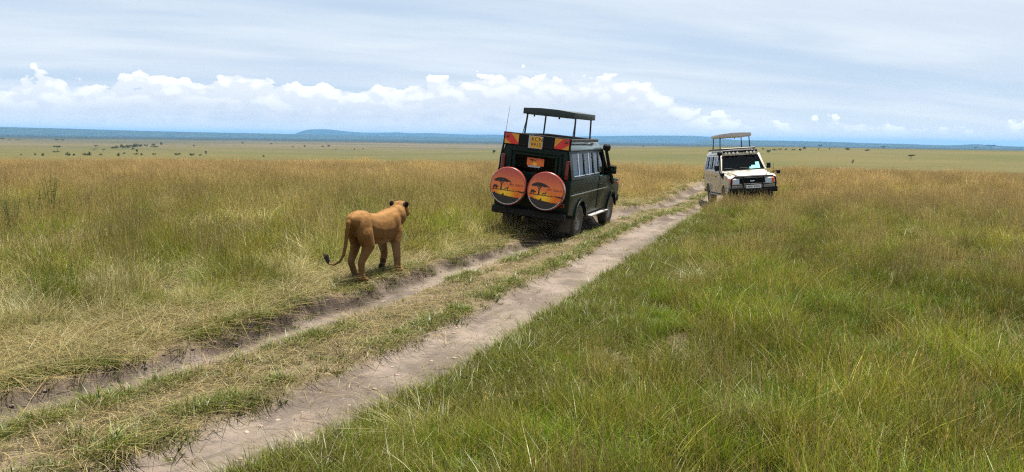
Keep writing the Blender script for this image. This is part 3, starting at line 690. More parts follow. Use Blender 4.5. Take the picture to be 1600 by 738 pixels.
def side_profile():
    pts = [(-2.62, 0.66), (-2.64, 0.80), (-2.64, BELT)]
    pts += [(0.98, BELT), (1.06, BELT-.10), (1.75, BELT-.135), (2.22, BELT-.18), (2.32, BELT-.25), (2.36, 0.86), (2.30, 0.70)]
    def arch(cy, r=0.50): return [(cy+r*math.cos(a), RT+0.03+r*math.sin(a)*0.98) for a in np.linspace(R(16), R(164), 13)]
    pts += arch(WB)+[(WB-0.56, 0.55), (-WB+0.56, 0.55)]+arch(-WB)
    return pts
def safari_vehicle(paint, trim, canvas, rear_spares, pale):
    root = empty('safari_vehicle')
    # lower body with wheel arches, one shell
    m = MB(); pr = side_profile(); xs = (-HALF, HALF)
    m.slab([(xs[0], a, b) for a, b in pr], (2*HALF, 0, 0)); body_bm = m
    bmesh.ops.bevel(m.bm, geom=[e for e in m.bm.edges if abs(e.verts[0].co.x-e.verts[1].co.x) < 1e-6], offset=0.028, segments=2, profile=0.6, affect='EDGES', clamp_overlap=True)
    body = m.build('body', paint, root, angle=40)
    m = MB(); m.box((0, 0.1, 0.50), (1.25, 4.3, 0.16)); m.box((0, WB, .46), (1.35, .12, .12)); m.box((0, -WB, .44), (1.35, .12, .12))
    m.build('chassis', BLACK, root)
    MB().slab([(-.62, .98, BELT-.02), (.62, .98, BELT-.02), (.60, 2.24, BELT-.10), (.50, 2.33, BELT-.17), (-.50, 2.33, BELT-.17), (-.60, 2.24, BELT-.10)], (0, 0, -.12), 0.02).build('bonnet', paint, root)
    # wheel arch flares
    for s in (-1, 1):
        for cy in (WB, -WB):
            m = MB()
            an = np.linspace(R(10), R(170), 15)
            o = [(cy+.545*math.cos(a), RT+.03+.535*math.sin(a)) for a in an]; i = [(cy+.485*math.cos(a), RT+.03+.475*math.sin(a)) for a in an]
            for q in range(14):
                m.slab([(s*(HALF-.02), *o[q]), (s*(HALF-.02), *o[q+1]), (s*(HALF-.02), *i[q+1]), (s*(HALF-.02), *i[q])], (s*.055, 0, 0))
            bmesh.ops.remove_doubles(m.bm, verts=m.bm.verts[:], dist=0.001)
            m.build('wheel_arch', paint, body)
    # roof
    m = MB(); ry0, ry1 = -2.60, 0.42
    sec = [(-sx(2.06), 2.06), (-sx(2.14)-.0, 2.14), (-.62, 2.225), (-.3, 2.25), (.3, 2.25), (.62, 2.225), (sx(2.14), 2.14), (sx(2.06), 2.06)]
    m.slab([(a, ry0, b) for a, b in sec], (0, ry1-ry0, 0), 0.018)
    roof = m.build('roof', trim, root)
    for s in (-1, 1):
        MB().tube([(s*(sx(2.06)+.012), ry0+.02, 2.075), (s*(sx(2.06)+.012), ry1-.02, 2.075), (s*(sx(1.42)-.03), 1.0, BELT+.01)], .016, 6).build('rain_gutter', paint, roof)
    # hatch rail around the roof opening and a flat rear board
    m = MB()
    for a, b in (((-.66, -2.45), (.66, -2.45)), ((-.66, .15), (.66, .15)), ((-.66, -2.45), (-.66, .15)), ((.66, -2.45), (.66, .15))):
        c = ((a[0]+b[0])/2, (a[1]+b[1])/2, 2.28); m.box(c, (abs(a[0]-b[0])+.05, abs(a[1]-b[1])+.05, .075), bev=.01)
    m.build('hatch_rail', TUBE, roof)
    # side walls between belt and roof: pillars and window posts, panes in between
    zb, zt = BELT, 2.07
    posts = [(-2.62, -2.40), (-1.46, -1.40), (-.62, -.54), (-.10, .0)]
    spans = [(-2.40, -1.46), (-1.40, -.62), (-.54, -.10)]
    for s in (-1, 1):
        m = MB()
        def q(y0, y1, z0, z1): return [(s*sx(z0), y0, z0), (s*sx(z0), y1, z0), (s*sx(z1), y1, z1), (s*sx(z1), y0, z1)]
        for y0, y1 in posts: m.slab(q(y0, y1, zb, zt), (-s*.05, 0, 0), .006)
        m.slab(q(-2.60, .0, zb-.01, zb+.07), (-s*.055, 0, 0), .006); m.slab(q(-2.60, .30, zt-.07, zt+.01), (-s*.055, 0, 0), .006)
        m.slab([(s*sx(zb), .90, zb), (s*sx(zb), 1.00, zb), (s*sx(zt), .42, zt), (s*sx(zt), .32, zt)], (-s*.06, 0, 0), .006)   # windscreen pillar
        m.build('window_frame', paint, root)
        for y0, y1 in spans:
            pa = MB().slab([(s*(sx(zb+.07)-.02), y0, zb+.06), (s*(sx(zb+.07)-.02), y1, zb+.06), (s*(sx(zt-.07)-.02), y1, zt-.06), (s*(sx(zt-.07)-.02), y0, zt-.06)], (-s*.006, 0, 0)).build('side_window', GLASS, root, False)
            m = MB(); mid = (y0+y1)/2
            if y1-y0 > .6: m.tube([(s*(sx(zb+.06)-.012), mid, zb+.06), (s*(sx(zt-.06)-.012), mid, zt-.06)], .017, 6)
            m.tube([(s*(sx(zb+.08)-.008), y0+.01, zb+.085), (s*(sx(zb+.08)-.008), y1-.01, zb+.085)], .014, 6); m.build('glazing_bar', CHROME if not pale else BLACK, pa)
        # front door with its own window
        door = MB().slab([(s*HALF, -.08, .62), (s*HALF, .98, .95), (s*HALF, .98, BELT-.01), (s*HALF, -.08, BELT-.01)], (s*.012, 0, 0), .004).build('door', paint, root)
        MB().box((s*(HALF+.03), .05, 1.22), (.03, .16, .03), bev=.008).build('handle', BLACK, door)
        MB().slab([(s*(sx(zb)-.02), .0, zb), (s*(sx(zb)-.02), .90, zb), (s*(sx(zt-.06)-.02), .36, zt-.06), (s*(sx(zt-.06)-.02), .0, zt-.06)], (-s*.006, 0, 0)).build('door_window', GLASS, door, False)
        MB().tube([(s*(sx(1.9)-.01), .42, 2.0), (s*(sx(1.5)-.01), .42, BELT+.01)], .013, 6).build('quarter_light_bar', BLACK, door)
        MB().box((s*(HALF+.010), -.85, 1.09), (.02, 3.5, .022), bev=.004).build('side_moulding', CHROME if not pale else GREY, root)
        MB().box((s*(HALF+.010), -.95, 1.27), (.008, 3.2, .012)).build('body_crease', paint, root)
        MB().box((s*(HALF+.02), 0.0, .50), (.20, 1.75, .035), bev=.01).tube([(s*.7, -.6, .56), (s*(HALF+.02), -.6, .5)], .02, 6).tube([(s*.7, .6, .56), (s*(HALF+.02), .6, .5)], .02, 6).build('side_step', STEEL, root)
        mr_ = MB().box((s*(HALF+.12), .88, 1.56), (.16, .05, .22), rot=(R(6 if s > 0 else 0), 0, R(-8*s)), bev=.02).tube([(s*(HALF-.04), .86, 1.46), (s*(HALF+.10), .89, 1.54)], .014, 6).build('side_mirror', BLACK, root)
        MB().box((s*(HALF+.12), .852, 1.56), (.13, .006, .18), rot=(R(14), 0, R(-8*s))).build('mirror_glass', MIRROR, mr_)
        if pale: MB().tube([(s*.72, 2.05, BELT-.16), (s*.93, 2.12, BELT-.06), (s*1.02, 2.12, BELT-.10)], .014, 6).box((s*1.04, 2.11, BELT-.10), (.15, .06, .15), bev=.025).build('fender_mirror', BLACK, root)
        MB().box((s*(HALF+.004), 2.14, 1.14), (.02, .13, .06), bev=.006).build('side_indicator', AMBER, root)
    if pale: MB().tube([(-.86, 2.05, BELT-.16), (-.875, 2.05, BELT+.22)], [.012, .008], 6).build('marker_rod', TUBE, root)
    # windscreen
    scr = MB().slab([(-sx(zb)+.06, .975, zb+.02), (sx(zb)-.06, .975, zb+.02), (sx(zt)-.06, .42, zt-.03), (-sx(zt)+.06, .42, zt-.03)], (0, -.006, -.004)).build('windscreen', DARKGLASS if pale else GLASS, root, False)
    for a in (-.38, .22): MB().tube([(a, 1.0, BELT+.02), (a+.28, .955, BELT+.09), (a+.5, .955, BELT+.10)], .010, 5).build('wiper', BLACK, scr)
    MB().slab([(-sx(zb)+.02, .995, zb-.02), (sx(zb)-.02, .995, zb-.02), (sx(zb)-.02, .955, zb+.035), (-sx(zb)+.02, .955, zb+.035)], (0, -.03, -.02)).build('scuttle', paint, root)
    MB().slab([(-sx(zt)+.02, .445, zt-.05), (sx(zt)-.02, .445, zt-.05), (sx(zt)-.02, .40, zt+.01), (-sx(zt)+.02, .40, zt+.01)], (0, -.03, -.02)).build('header_rail', paint, root)
    # rear wall with window opening
    yr = -2.62; m = MB()
    def rq(x0, x1, z0, z1, th=.05, mm=None, y=yr): (mm or m).slab([(x0*sx(z0)/HALF if abs(x0) > .8 else x0, y, z0), (x1*sx(z0)/HALF if abs(x1) > .8 else x1, y, z0), (x1*sx(z1)/HALF if abs(x1) > .8 else x1, y, z1), (x0*sx(z1)/HALF if abs(x0) > .8 else x0, y, z1)], (0, th, 0), .006)
    rq(-HALF, -.46, BELT-.01, 2.06); rq(.46, HALF, BELT-.01, 2.06); rq(-.46, .46, BELT-.01, 1.50); rq(-.46, .46, 1.86, 2.06)
    rear = m.build('rear_wall', paint, root)
    m = MB()
    for x0, x1, z0, z1 in ((-.62, -.56, .78, 1.98), (.56, .62, .78, 1.98), (-.62, .62, 1.94, 2.0), (-.52, -.47, 1.46, 1.90), (.47, .52, 1.46, 1.90), (-.52, .52, 1.87, 1.91), (-.015, .015, .75, 1.46)):
        m.box(((x0+x1)/2, yr-.035, (z0+z1)/2), (x1-x0, .03, z1-z0), bev=.008)
    m.build('rear_door_frame', paint, rear)
    rw = MB().box((0, yr+.02, 1.68), (.92, .006, .36)).build('rear_window', DARKGLASS, root)
    for s in (-1, 1):
        MB().box((s*.755, yr-.035, 1.64), (.085, .03, .42), bev=.01).build('tail_lamp', REDLENS, root)
        MB().box((s*.72, -2.675, .86), (.16, .03, .09), bev=.01).build('bumper_lamp', REDLENS, root)
    MB().box((0, -2.74, .60), (1.72, .16, .17), bev=.025).box((0, -2.70, .44), (.10, .25, .12)).build('rear_bumper', BLACK, root)
    for s in (-1, 1): MB().box((s*.70, -1.6-.52, .36), (.26, .012, .34), bev=.004).build('mud_flap', RUBBER, root)
    # pop-up canopy on four posts
    cz = 2.83; cy0, cy1, cw = -2.02, -.16, .62
    m = MB(); m.slab([(-cw, cy0, cz-.06), (cw, cy0, cz-.06), (cw, cy0, cz+.075), (.2, cy0, cz+.105), (-.2, cy0, cz+.105), (-cw, cy0, cz+.075)], (0, cy1-cy0, 0), .012)
    can = m.build('canopy', canvas, root)
    for s in (-1, 1):
        for yy, ly in ((cy0+.22, -.02), (cy1-.24, .03)):
            MB().tube([(s*.60, yy+ly, 2.28), (s*.58, yy, cz-.04)], .021, 8).build('post', TUBE, can)
        MB().tube([(s*.60, cy0+.05, 2.30), (s*.585, cy0+.17, 2.60), (s*.58, cy0+.26, cz-.05)], .009, 6).build('stay', TUBE, can)
    for a in (-.35, .25): MB().box((a, cy0+.03, cz-.075), (.035, .02, .06), bev=.004).build('latch', BLACK, can)
    for yy in (cy0+.2, -.65, cy1-.2): MB().box((0, yy, cz-.055), (1.2, .04, .025)).build('canopy_brace', TUBE, can)
    # front: grille, lamps, bumper and bull bar
    MB().box((0, 2.352, 1.03), (1.16, .05, .28), bev=.012).build('grille', BLACK, root)
    g = MB()
    for zz in (.94, 1.0, 1.06, 1.12): g.box((0, 2.385, zz), (.92, .016, .018))
    g.build('grille_slats', BLACK, root)
    MB().box((0, 2.392, 1.03), (.16, .012, .03), bev=.004).build('grille_badge', CHROME, root)
    for s in (-1, 1):
        MB().box((s*.595, 2.375, 1.03), (.25, .03, .19), bev=.015).build('headlamp', LENS, root)
        MB().box((s*.775, 2.35, 1.03), (.10, .06, .19), bev=.012).build('indicator', AMBER, root)
    MB().box((0, 2.47, .70), (1.76, .20, .20), bev=.03, seg=2).build('front_bumper', BLACK, root)
    b = MB()
    b.tube([(-.80, 2.50, .70), (-.82, 2.56, .95), (-.80, 2.55, 1.12), (-.70, 2.55, 1.20), (.70, 2.55, 1.20), (.80, 2.55, 1.12), (.82, 2.56, .95), (.80, 2.50, .70)], .030, 8)
    b.tube([(-.82, 2.56, .92), (.82, 2.56, .92)], .022, 8)
    for a in (-.36, .36): b.tube([(a, 2.52, .76), (a, 2.55, 1.20)], .026, 8)
    b.build('bull_bar', BLACK, root)
    fp = MB().box((0.0, 2.582, .83), (.54, .012, .125), bev=.003).build('number_plate', PLATE_W, root)
    # snorkel up the right-hand windscreen pillar
    MB().tube([(.80, 1.55, 1.10), (.90, 1.45, 1.20), (.915, 1.12, 1.36), (.90, .98, 1.48), (.83, .62, 2.0), (.82, .60, 2.06)], [.05, .05, .052, .048, .042, .042], 10).build('snorkel', BLACK, root)
    MB().lathe([(.045, 0), (.085, .02), (.10, .06), (.10, .13), (.07, .17), (.0001, .18)], 'Z', (.82, .62, 2.03), 16).build('snorkel_head', BLACK, root)
    # seats and lining
    MB().box((0, -.8, .78), (1.6, 3.5, .04)).build('cabin_floor', BLACK, root)
    MB().box((0, .82, 1.28), (1.5, .30, .24), bev=.05).build('dashboard', BLACK, root)
    for yy in (.05, -.85, -1.75):
        for a in (-.42, .42):
            st = MB().box((a, yy+.18, 1.02), (.50, .50, .16), bev=.05, seg=2).build('seat', SEAT if not pale else SEATW, root)
            MB().box((a, yy-.08, 1.40), (.48, .13, .66), rot=(R(-9), 0, 0), bev=.05, seg=2).build('backrest', SEAT, st)
            MB().box((a, yy-.13, 1.83), (.27, .10, .20), rot=(R(-9), 0, 0), bev=.04, seg=2).build('headrest', SEATW, st)
    st = MB().lathe([(.17, -.012), (.185, 0), (.17, .012), (.155, 0), (.17, -.012)], 'Y', (0, 0, 0), 24).box((0, 0, 0), (.32, .02, .03)).build('steering_wheel', BLACK, root)
    st.location = (.40, .58, 1.40); st.rotation_euler = (R(28), 0, 0)
    for x in (-TRK, TRK):
        for y in (-WB, WB): wheel(root, x, y, R(0))
    return root, rear, rw, fp, roof, scr
def settle(root, pos):
    """stand the vehicle on the ground under its four wheels"""
    x, y, a = pos; f = Vector((math.sin(a), math.cos(a), 0)); r = Vector((math.cos(a), -math.sin(a), 0)); o = Vector((x, y, 0))
    P = {}
    for i in (-1, 1):
        for j in (-1, 1):
            q = o+r*TRK*i+f*WB*j; q.z = np.mean([land1(q.x+dx_, q.y+dy_) for dx_ in (-.1, 0, .1) for dy_ in (-.1, 0, .1)]); P[i, j] = q
    R1 = ((P[1, 1]+P[1, -1])-(P[-1, 1]+P[-1, -1])).normalized(); F1 = ((P[1, 1]+P[-1, 1])-(P[1, -1]+P[-1, -1])).normalized()
    Z = R1.cross(F1).normalized(); F1 = Z.cross(R1).normalized()
    c = sum(P.values(), Vector())/4-Z*0.012
    M = Matrix((R1, F1, Z)).transposed().to_4x4(); M.translation = c; root.matrix_world = M
    print('vehicle roll', math.degrees(math.asin(R1.z)), 'pitch', math.degrees(math.asin(F1.z)))

GREEN = principled('dark_green_paint', (0.006, 0.015, 0.010), 0.38, coat=0.06, spec=0.15, dust=0.05, dust_col=(0.07, 0.06, 0.035))
GREEN_ROOF = principled('lighter_green_paint', (0.035, 0.055, 0.047), 0.3, coat=0.5, dust=0.12)  # roof green, lighter than the body green
CREAM = principled('cream_paint', (0.47, 0.42, 0.335), 0.3, coat=0.6, dust=0.22, dust_col=(0.30, 0.23, 0.16))
v1, rear1, rw1, fp1, roof1, scr1 = safari_vehicle(GREEN, GREEN_ROOF, CANVAS_G, 2, False)
tag(v1, 'dark green safari vehicle with two orange sunset spare-wheel covers on its back', 'vehicle', 'safari vehicles on the track')
for s, c in ((-1, (-.44, -2.92, 1.16)), (1, (.44, -2.92, 1.16))): spare(v1, c, R(-3))
for s in (-1, 1): MB().box((s*.44, -2.72, 1.16), (.12, .22, .12)).build('spare_carrier', BLACK, v1)
# reflective boards and number plate along the top of the back wall
bar = MB().box((0, -2.665, 2.20), (1.58, .03, .28), bev=.01).build('rear_board', BLACK, v1)
for s in (-1, 1):
    T = Matrix.Translation((s*.585, -2.688, 2.20))
    w, h = .165, .115
    b0 = flat('chevron_board', [[(-w, -h), (w, -h), (w, h), (-w, h)]], P_YEL, v1, T, .006)
    k = -s
    st = [[(k*.03, h), (k*-.13, h), (k*-.165, .07)], [(k*.165, h*.2), (k*.165, -h), (k*.02, -h), (k*-.12, h*.6), (k*-.05, h)]]
    st = [[(k*-.165, -.0), (k*-.165, h), (k*-.02, h), (k*.165, -h*.75), (k*.165, -h), (k*0.0, -h)]]
    flat('stripe', st, P_RED, b0, Matrix.Translation((0, -.0065, 0)), .003)
    MB().lathe([(.038, -.018), (.03, -.024), (.0001, -.026)], 'Y', (s*.10, 0, .05), 16).build('reflector', REDLENS, b0)
pl = flat('number_plate', [[(-.165, -.135), (.165, -.135), (.165, .135), (-.165, .135)]], GREY, v1, Matrix.Translation((-.02, -2.688, 2.175)), .008)
flat('plate_face', [[(-.125, -.125), (.15, -.125), (.15, .125), (-.125, .125)]], PLATE_Y, pl, Matrix.Translation((0, -.009, 0)), .003)
RX90 = Matrix.Rotation(R(90), 4, 'X')
text('lettering', 'KCN', .125, INK, pl, Matrix.Translation((.03, -.0135, .062)) @ RX90); text('lettering', '991S', .125, INK, pl, Matrix.Translation((.012, -.0135, -.058)) @ RX90)
stk = flat('window_sticker', [[(-.20, -.085), (.20, -.085), (.20, .085), (-.20, .085)]], SUNSET_S, v1, Matrix.Translation((.0, -2.612, 1.74)), .003)
flat('tree_print', [[(-.16, .03), (-.10, .055), (-.03, .05), (.03, .025), (-.05, .028), (-.10, .02)], [(-.075, -.02), (-.085, .03), (-.07, .03), (-.062, -.02)]], INK, stk, Matrix.Translation((0, -.0035, 0)), .002)
flat('caption_strip', [[(-.17, -.125), (.12, -.125), (.12, -.088), (-.17, -.088)]], GREY, stk, Matrix.Translation((0, 0, 0)), .003)
MB().tube([(-.86, -2.52, 1.30), (-.85, -2.55, 1.75), (-.80, -2.57, 2.12), (-.795, -2.57, 2.20), (-.795, -2.57, 2.27)], [.032, .030, .024, .028, .012], 8).build('aerial_mount', BLACK, v1)
MB().tube([(-.795, -2.57, 2.26), (-.75, -2.57, 2.92)], [.006, .003], 5).build('aerial', TUBE, v1)
settle(v1, CAR1)

v2, rear2, rw2, fp2, roof2, scr2 = safari_vehicle(CREAM, CREAM, principled('pale_canvas', (0.36, 0.33, 0.30), 0.35, coat=0.4), 1, True)
tag(v2, 'cream safari vehicle with raised roof facing the camera from the grass edge', 'vehicle', 'safari vehicles on the track')
spare(v2, (-.44, -2.92, 1.16), 0, False); spare(v2, (.44, -2.92, 1.16), 0, False)
MB().box((0, .46, 2.18), (1.36, .06, .10), bev=.02).build('lamp_bar', BLACK, v2)
for a in (-.56, -.42, -.28, .10, .26, .42, .56):
    MB().lathe([(.03, -.03), (.045, .02), (.042, .03), (.0001, .034)], 'Y', (a, .50, 2.11), 14).build('roof_lamp', PLATE_W, v2)
st = MB(); nrm = Vector((0, .64, .56)).normalized()
def on_screen(x, t): return Vector((x, .975+(.42-.975)*t, BELT+.02+(2.04-BELT-.02)*t))+nrm*.006
for x0, x1, t0, t1 in ((-.66, -.34, .05, .26), (-.66, -.52, .26, .46), (-.34, -.26, .05, .16)):
    st.slab([on_screen(x0, t0), on_screen(x1, t0), on_screen(x1, t1), on_screen(x0, t1)], nrm*.003)
st.build('windscreen_sticker', TURQ, v2, False)
flat('plate_marks', [[(x, -.03), (x+w, -.03), (x+w, .03), (x, .03)] for x, w in ((-.22, .045), (-.16, .04), (-.10, .05), (.0, .04), (.06, .045), (.12, .03), (.17, .045))], principled('faded_ink', (0.16, 0.17, 0.18), 0.6), fp2, Matrix.Translation((0, 2.5885, .83)) @ Matrix.Rotation(R(180), 4, 'Z'), .002)
text('lettering', 'KCN 991S', .10, INK, fp1, Matrix.Translation((0, 2.5895, .83)) @ Matrix.Rotation(R(180), 4, 'Z') @ RX90)
settle(v2, CAR2)
# ------------------------------------------------------------------ the lioness
def lioness():
    bm = bmesh.new()
    def ell(c, r, rot=None):
        M = Matrix.Translation(c)
        if rot is not None: M = M @ Euler(rot).to_matrix().to_4x4()
        bmesh.ops.create_icosphere(bm, subdivisions=3, radius=1, matrix=M @ Matrix.Diagonal((*r, 1)))
    def limb(pts, n=7):
        """pts: (centre, radii); filled with closely spaced ellipsoids"""
        for (c0, r0), (c1, r1) in zip(pts, pts[1:]):
            c0, c1 = Vector(c0), Vector(c1); r0 = Vector(r0 if hasattr(r0, '__len__') else (r0,)*3); r1 = Vector(r1 if hasattr(r1, '__len__') else (r1,)*3)
            k = max(3, int((c1-c0).length/(0.35*min(min(r0), min(r1)))))
            for i in range(k+1):
                f = i/k; bmesh.ops.create_icosphere(bm, subdivisions=2, radius=1, matrix=Matrix.Translation(c0.lerp(c1, f)) @ Matrix.Diagonal((*r0.lerp(r1, f), 1)))
    # trunk
    T = [(-.66, .86, .075, .085), (-.60, .84, .12, .135), (-.50, .80, .16, .19), (-.36, .765, .172, .215), (-.20, .715, .165, .215), (0, .685, .178, .228), (.18, .685, .186, .250), (.33, .70, .178, .262), (.46, .735, .152, .235), (.56, .785, .125, .185), (.66, .855, .105, .14)]
    limb([((0, y, z), (rx, .09, rz)) for y, z, rx, rz in T])
    # neck and head, turned a little to the left of the body
    hd = Matrix.Translation((0.0, .60, .800)) @ Matrix.Rotation(R(6), 4, 'Z') @ Matrix.Scale(1.15, 4); HS = 1.2
    H = lambda x, y, z: hd @ Vector((x, y, z))
    limb([((0, .62, .84), (0.1260, 0.1200, 0.1620)), (H(0, .06, .035), (0.1176, 0.1080, 0.1440)), (H(0, .16, .085), (0.1104, 0.0960, 0.1200))])
    ell(H(0, .225, .10), (0.1296, 0.1464, 0.1260)); ell(H(0, .19, .145), (0.1020, 0.1200, 0.0816)); ell(H(0, .10, .02), (0.1344, 0.1560, 0.1620)); ell(H(0, .30, .085), (0.0900, 0.1080, 0.0900))
    ell(H(.068, .25, .055), (0.0552, 0.0840, 0.0720)); ell(H(-.068, .25, .055), (0.0552, 0.0840, 0.0720))
    limb([(H(0, .33, .075), (0.0720, 0.0720, 0.0660)), (H(0, .40, .055), (0.0624, 0.0600, 0.0576))]); ell(H(0, .36, .015), (0.0528, 0.0900, 0.0384)); ell(H(0, .43, .068), (0.0360, 0.0264, 0.0288))
    ears = []
    for s in (-1, 1):
        c = H(s*.100, .180, .170); ears.append(c)
        ell(c, (.050, .021, .054), (R(-12), R(s*24), R(-s*28))); ell(H(s*.080, .195, .155), (0.0432, 0.0336, 0.0420))
    # shoulders, forelegs
    for s in (-1, 1):
        ell((s*.125, .40, .725), (.058, .125, .17), (R(12), 0, 0)); ell((s*.13, .43, .63), (.068, .105, .14))
    limb([((.125, .43, .62), (.078, .100, .10)), ((.130, .38, .47), (.072, .088, .09)), ((.125, .44, .22), .056), ((.122, .46, .10), .052), ((.122, .475, .05), (.060, .055, .046))])
    ell((.122, .515, .040), (.058, .085, .040))
    for q in (-.036, -.012, .012, .036): ell((.122+q, .575-abs(q)*.5, .030), (.017, .03, .026))
    limb([((-.125, .43, .62), (.078, .100, .10)), ((-.125, .43, .46), (.070, .082, .09)), ((-.118, .50, .27), .055), ((-.112, .45, .155), .050), ((-.110, .41, .10), (.048, .04, .046))])
    ell((-.110, .395, .075), (.052, .042, .068), (R(-20), 0, 0))
    for q in (-.034, -.011, .011, .034): ell((-.110+q, .395, .025), (.016, .026, .028))
    # hindquarters
    for s in (-1, 1): ell((s*.098, -.50 if s > 0 else -.45, .72 if s > 0 else .75), (.080, .165, .215 if s > 0 else .18), (R(-8), 0, 0))
    limb([((.108, -.50, .66), (.095, .165, .15)), ((.118, -.42, .50), (.084, .115, .10)), ((.112, -.50, .40), (.064, .078, .07)), ((.108, -.61, .28), (.048, .056, .055)), ((.108, -.60, .14), .047), ((.108, -.585, .06), (.056, .052, .048))])
    ell((.108, -.54, .042), (.054, .085, .040))
    for q in (-.034, -.011, .011, .034): ell((.108+q, -.475-abs(q)*.4, .030), (.016, .03, .024))
    limb([((-.105, -.45, .70), (.085, .13, .13)), ((-.112, -.36, .51), (.072, .10, .09)), ((-.105, -.43, .40), (.062, .075, .07)), ((-.098, -.53, .28), (.047, .055, .052)), ((-.095, -.45, .13), .046), ((-.095, -.41, .06), (.046, .045, .045))])
    ell((-.095, -.365, .042), (.054, .085, .040))
    for q in (-.034, -.011, .011, .034): ell((-.095+q, -.30-abs(q)*.4, .030), (.016, .03, .024))
    # tail
    TP = [(0, -.68, .89), (-.005, -.745, .83), (-.01, -.785, .70), (-.02, -.80, .54), (-.045, -.81, .40), (-.10, -.83, .305), (-.17, -.85, .265), (-.24, -.86, .27), (-.275, -.86, .31)]
    TR = [.040, .036, .030, .027, .024, .020, .017, .015, .015]
    limb([(p, r) for p, r in zip(TP, TR)])
    me = bpy.data.meshes.new('raw'); bm.to_mesh(me); bm.free(); ob = bpy.data.objects.new('raw', me); COL.objects.link(ob)
    md = ob.modifiers.new('r', 'REMESH'); md.mode = 'VOXEL'; md.voxel_size = 0.0105
    ms = ob.modifiers.new('s', 'SMOOTH'); ms.factor = 0.5; ms.iterations = 9
    dg = bpy.context.evaluated_depsgraph_get(); res = bpy.data.meshes.new_from_object(ob.evaluated_get(dg), depsgraph=dg)
    bpy.data.objects.remove(ob); res.name = 'lioness'
    n = len(res.vertices); co = np.empty(n*3); res.vertices.foreach_get('co', co); co = co.reshape(-1, 3); no = np.empty(n*3); res.vertices.foreach_get('normal', no); no = no.reshape(-1, 3)
    x, y, z = co.T
    c = np.tile(np.array([0.345, 0.168, 0.050]), (n, 1))
    c = mixc(c, (0.54, 0.285, 0.095), sstep(.74, .92, z)*np.exp(-(x/.13)**2)); c = mixc(c, (0.30, 0.115, 0.022), sstep(.62, .90, z)*np.exp(-(x/.03)**2)*.6)                     # sunlit tan painted over the back; warmer line along back and crown
    c = mixc(c, (0.55, 0.37, 0.20), sstep(.56, .46, z)*(np.abs(y) < .42)*sstep(.2, -.5, no[:, 2]))  # pale belly
    c = mixc(c, (0.50, 0.33, 0.17), (np.abs(x) < .10)*sstep(.45, .1, z)*0.6)
    c = mixc(c, (0.34, 0.19, 0.085), sstep(.5, .1, z)*0.5)
    d0 = np.linalg.norm(co-np.array(H(0, .30, .0)), axis=1); c = mixc(c, (0.60, 0.44, 0.27), sstep(.14, .07, d0)*0.8)
    for e in ears:
        de = np.linalg.norm(co-np.array(e)-np.array([0, -.02, 0.0]), axis=1); c = mixc(c, (0.018, 0.013, 0.010), sstep(.056, .044, de)*(no[:, 1] < .35))
    dp = np.linalg.norm(co-np.array([-.11, .36, .06]), axis=1); c = mixc(c, (0.02, 0.015, 0.013), sstep(.085, .055, dp))
    c = mixc(c, (0.10, 0.055, 0.025), sstep(.06, .03, np.linalg.norm(co-np.array([-.108, .415, .16]), axis=1)))
    c *= 0.39; c *= (0.88+0.24*fbm(x*9+30, y*9+z*9+10, 4))[:, None]
    at = res.attributes.new('fur', 'FLOAT_COLOR', 'POINT'); at.data.foreach_set('color', np.concatenate([np.clip(c, 0, 1), np.ones((n, 1))], 1).ravel())
    t = material('tawny_fur'); p = t.add('ShaderNodeBsdfPrincipled'); t.l.new(p.outputs[0], t.out.inputs[0])
    oc = t.add('ShaderNodeTexCoord').outputs['Object']; a = t.add('ShaderNodeAttribute', attribute_name='fur')
    mp = t.add('ShaderNodeMapping'); t.l.new(oc, mp.inputs[0]); mp.inputs['Scale'].default_value = (70, 25, 40)
    fine = t.noise(mp.outputs[0], 1.0, 3, 0.6); soft = t.noise(oc, 16, 4, 0.6)
    t.put(p.inputs['Base Color'], t.mix(1.0, a.outputs['Color'], t.mix(t.math('ADD', t.math('MULTIPLY', fine, .5), t.math('MULTIPLY', soft, .5)), (0.35, 0.33, 0.31), (1.65, 1.65, 1.65)), 'MULTIPLY'))
    p.inputs['Roughness'].default_value = 0.75; p.inputs['Specular IOR Level'].default_value = 0.08; p.inputs['Sheen Weight'].default_value = 0.03; p.inputs['Sheen Roughness'].default_value = 0.4; p.inputs['Sheen Tint'].default_value = (1, .8, .55, 1)
    b = t.add('ShaderNodeBump'); b.inputs['Strength'].default_value = 0.5; b.inputs['Distance'].default_value = 0.012
    t.put(b.inputs['Height'], t.math('ADD', t.math('MULTIPLY', fine, .5), t.math('MULTIPLY', soft, .8))); t.l.new(b.outputs[0], p.inputs['Normal'])
    res.materials.clear(); res.materials.append(t.m); finish(res, True, 180)
    o = link(bpy.data.objects.new('lioness', res)); tag(o, 'tawny lioness walking away along the grassy bank of the track', 'lion')
    # black tail tuft of hair
    m = MB(); rg = random.Random(4)
    for i in range(70):
        f = rg.random(); base = Vector((-.252-.028*f, -.86, .28+.05*f)); an = rg.random()*6.283
        dv = Vector((math.cos(an)*.026-.012, math.sin(an)*.026, .05+rg.random()*.04))
        m.tube([base, base+dv*.55+Vector((math.cos(an), math.sin(an), 0))*.010, base+dv], [.010, .008, .0015], 4, False)
    m.build('tail_tuft', principled('black_hair', (0.012, 0.010, 0.009), 0.7), o)
    e = principled('amber_eye', (0.25, 0.12, 0.02), 0.1, coat=1); k = principled('nose_leather', (0.05, 0.025, 0.02), 0.5)
    for s in (-1, 1): MB().lathe([(.0001, -.012), (.010, -.007), (.012, 0), (.010, .007), (.0001, .012)], 'Y', H(s*.045, .365, .118), 10).build('eye', e, o)
    m = MB(); m.box(H(0, .452, .075), (.04, .012, .022), bev=.005); m.build('nose', k, o)
    zz = [land1(LION[0]+a, LION[1]+b) for a, b in ((.3, .45), (-.1, -.5), (0, -.2), (.1, .5))]
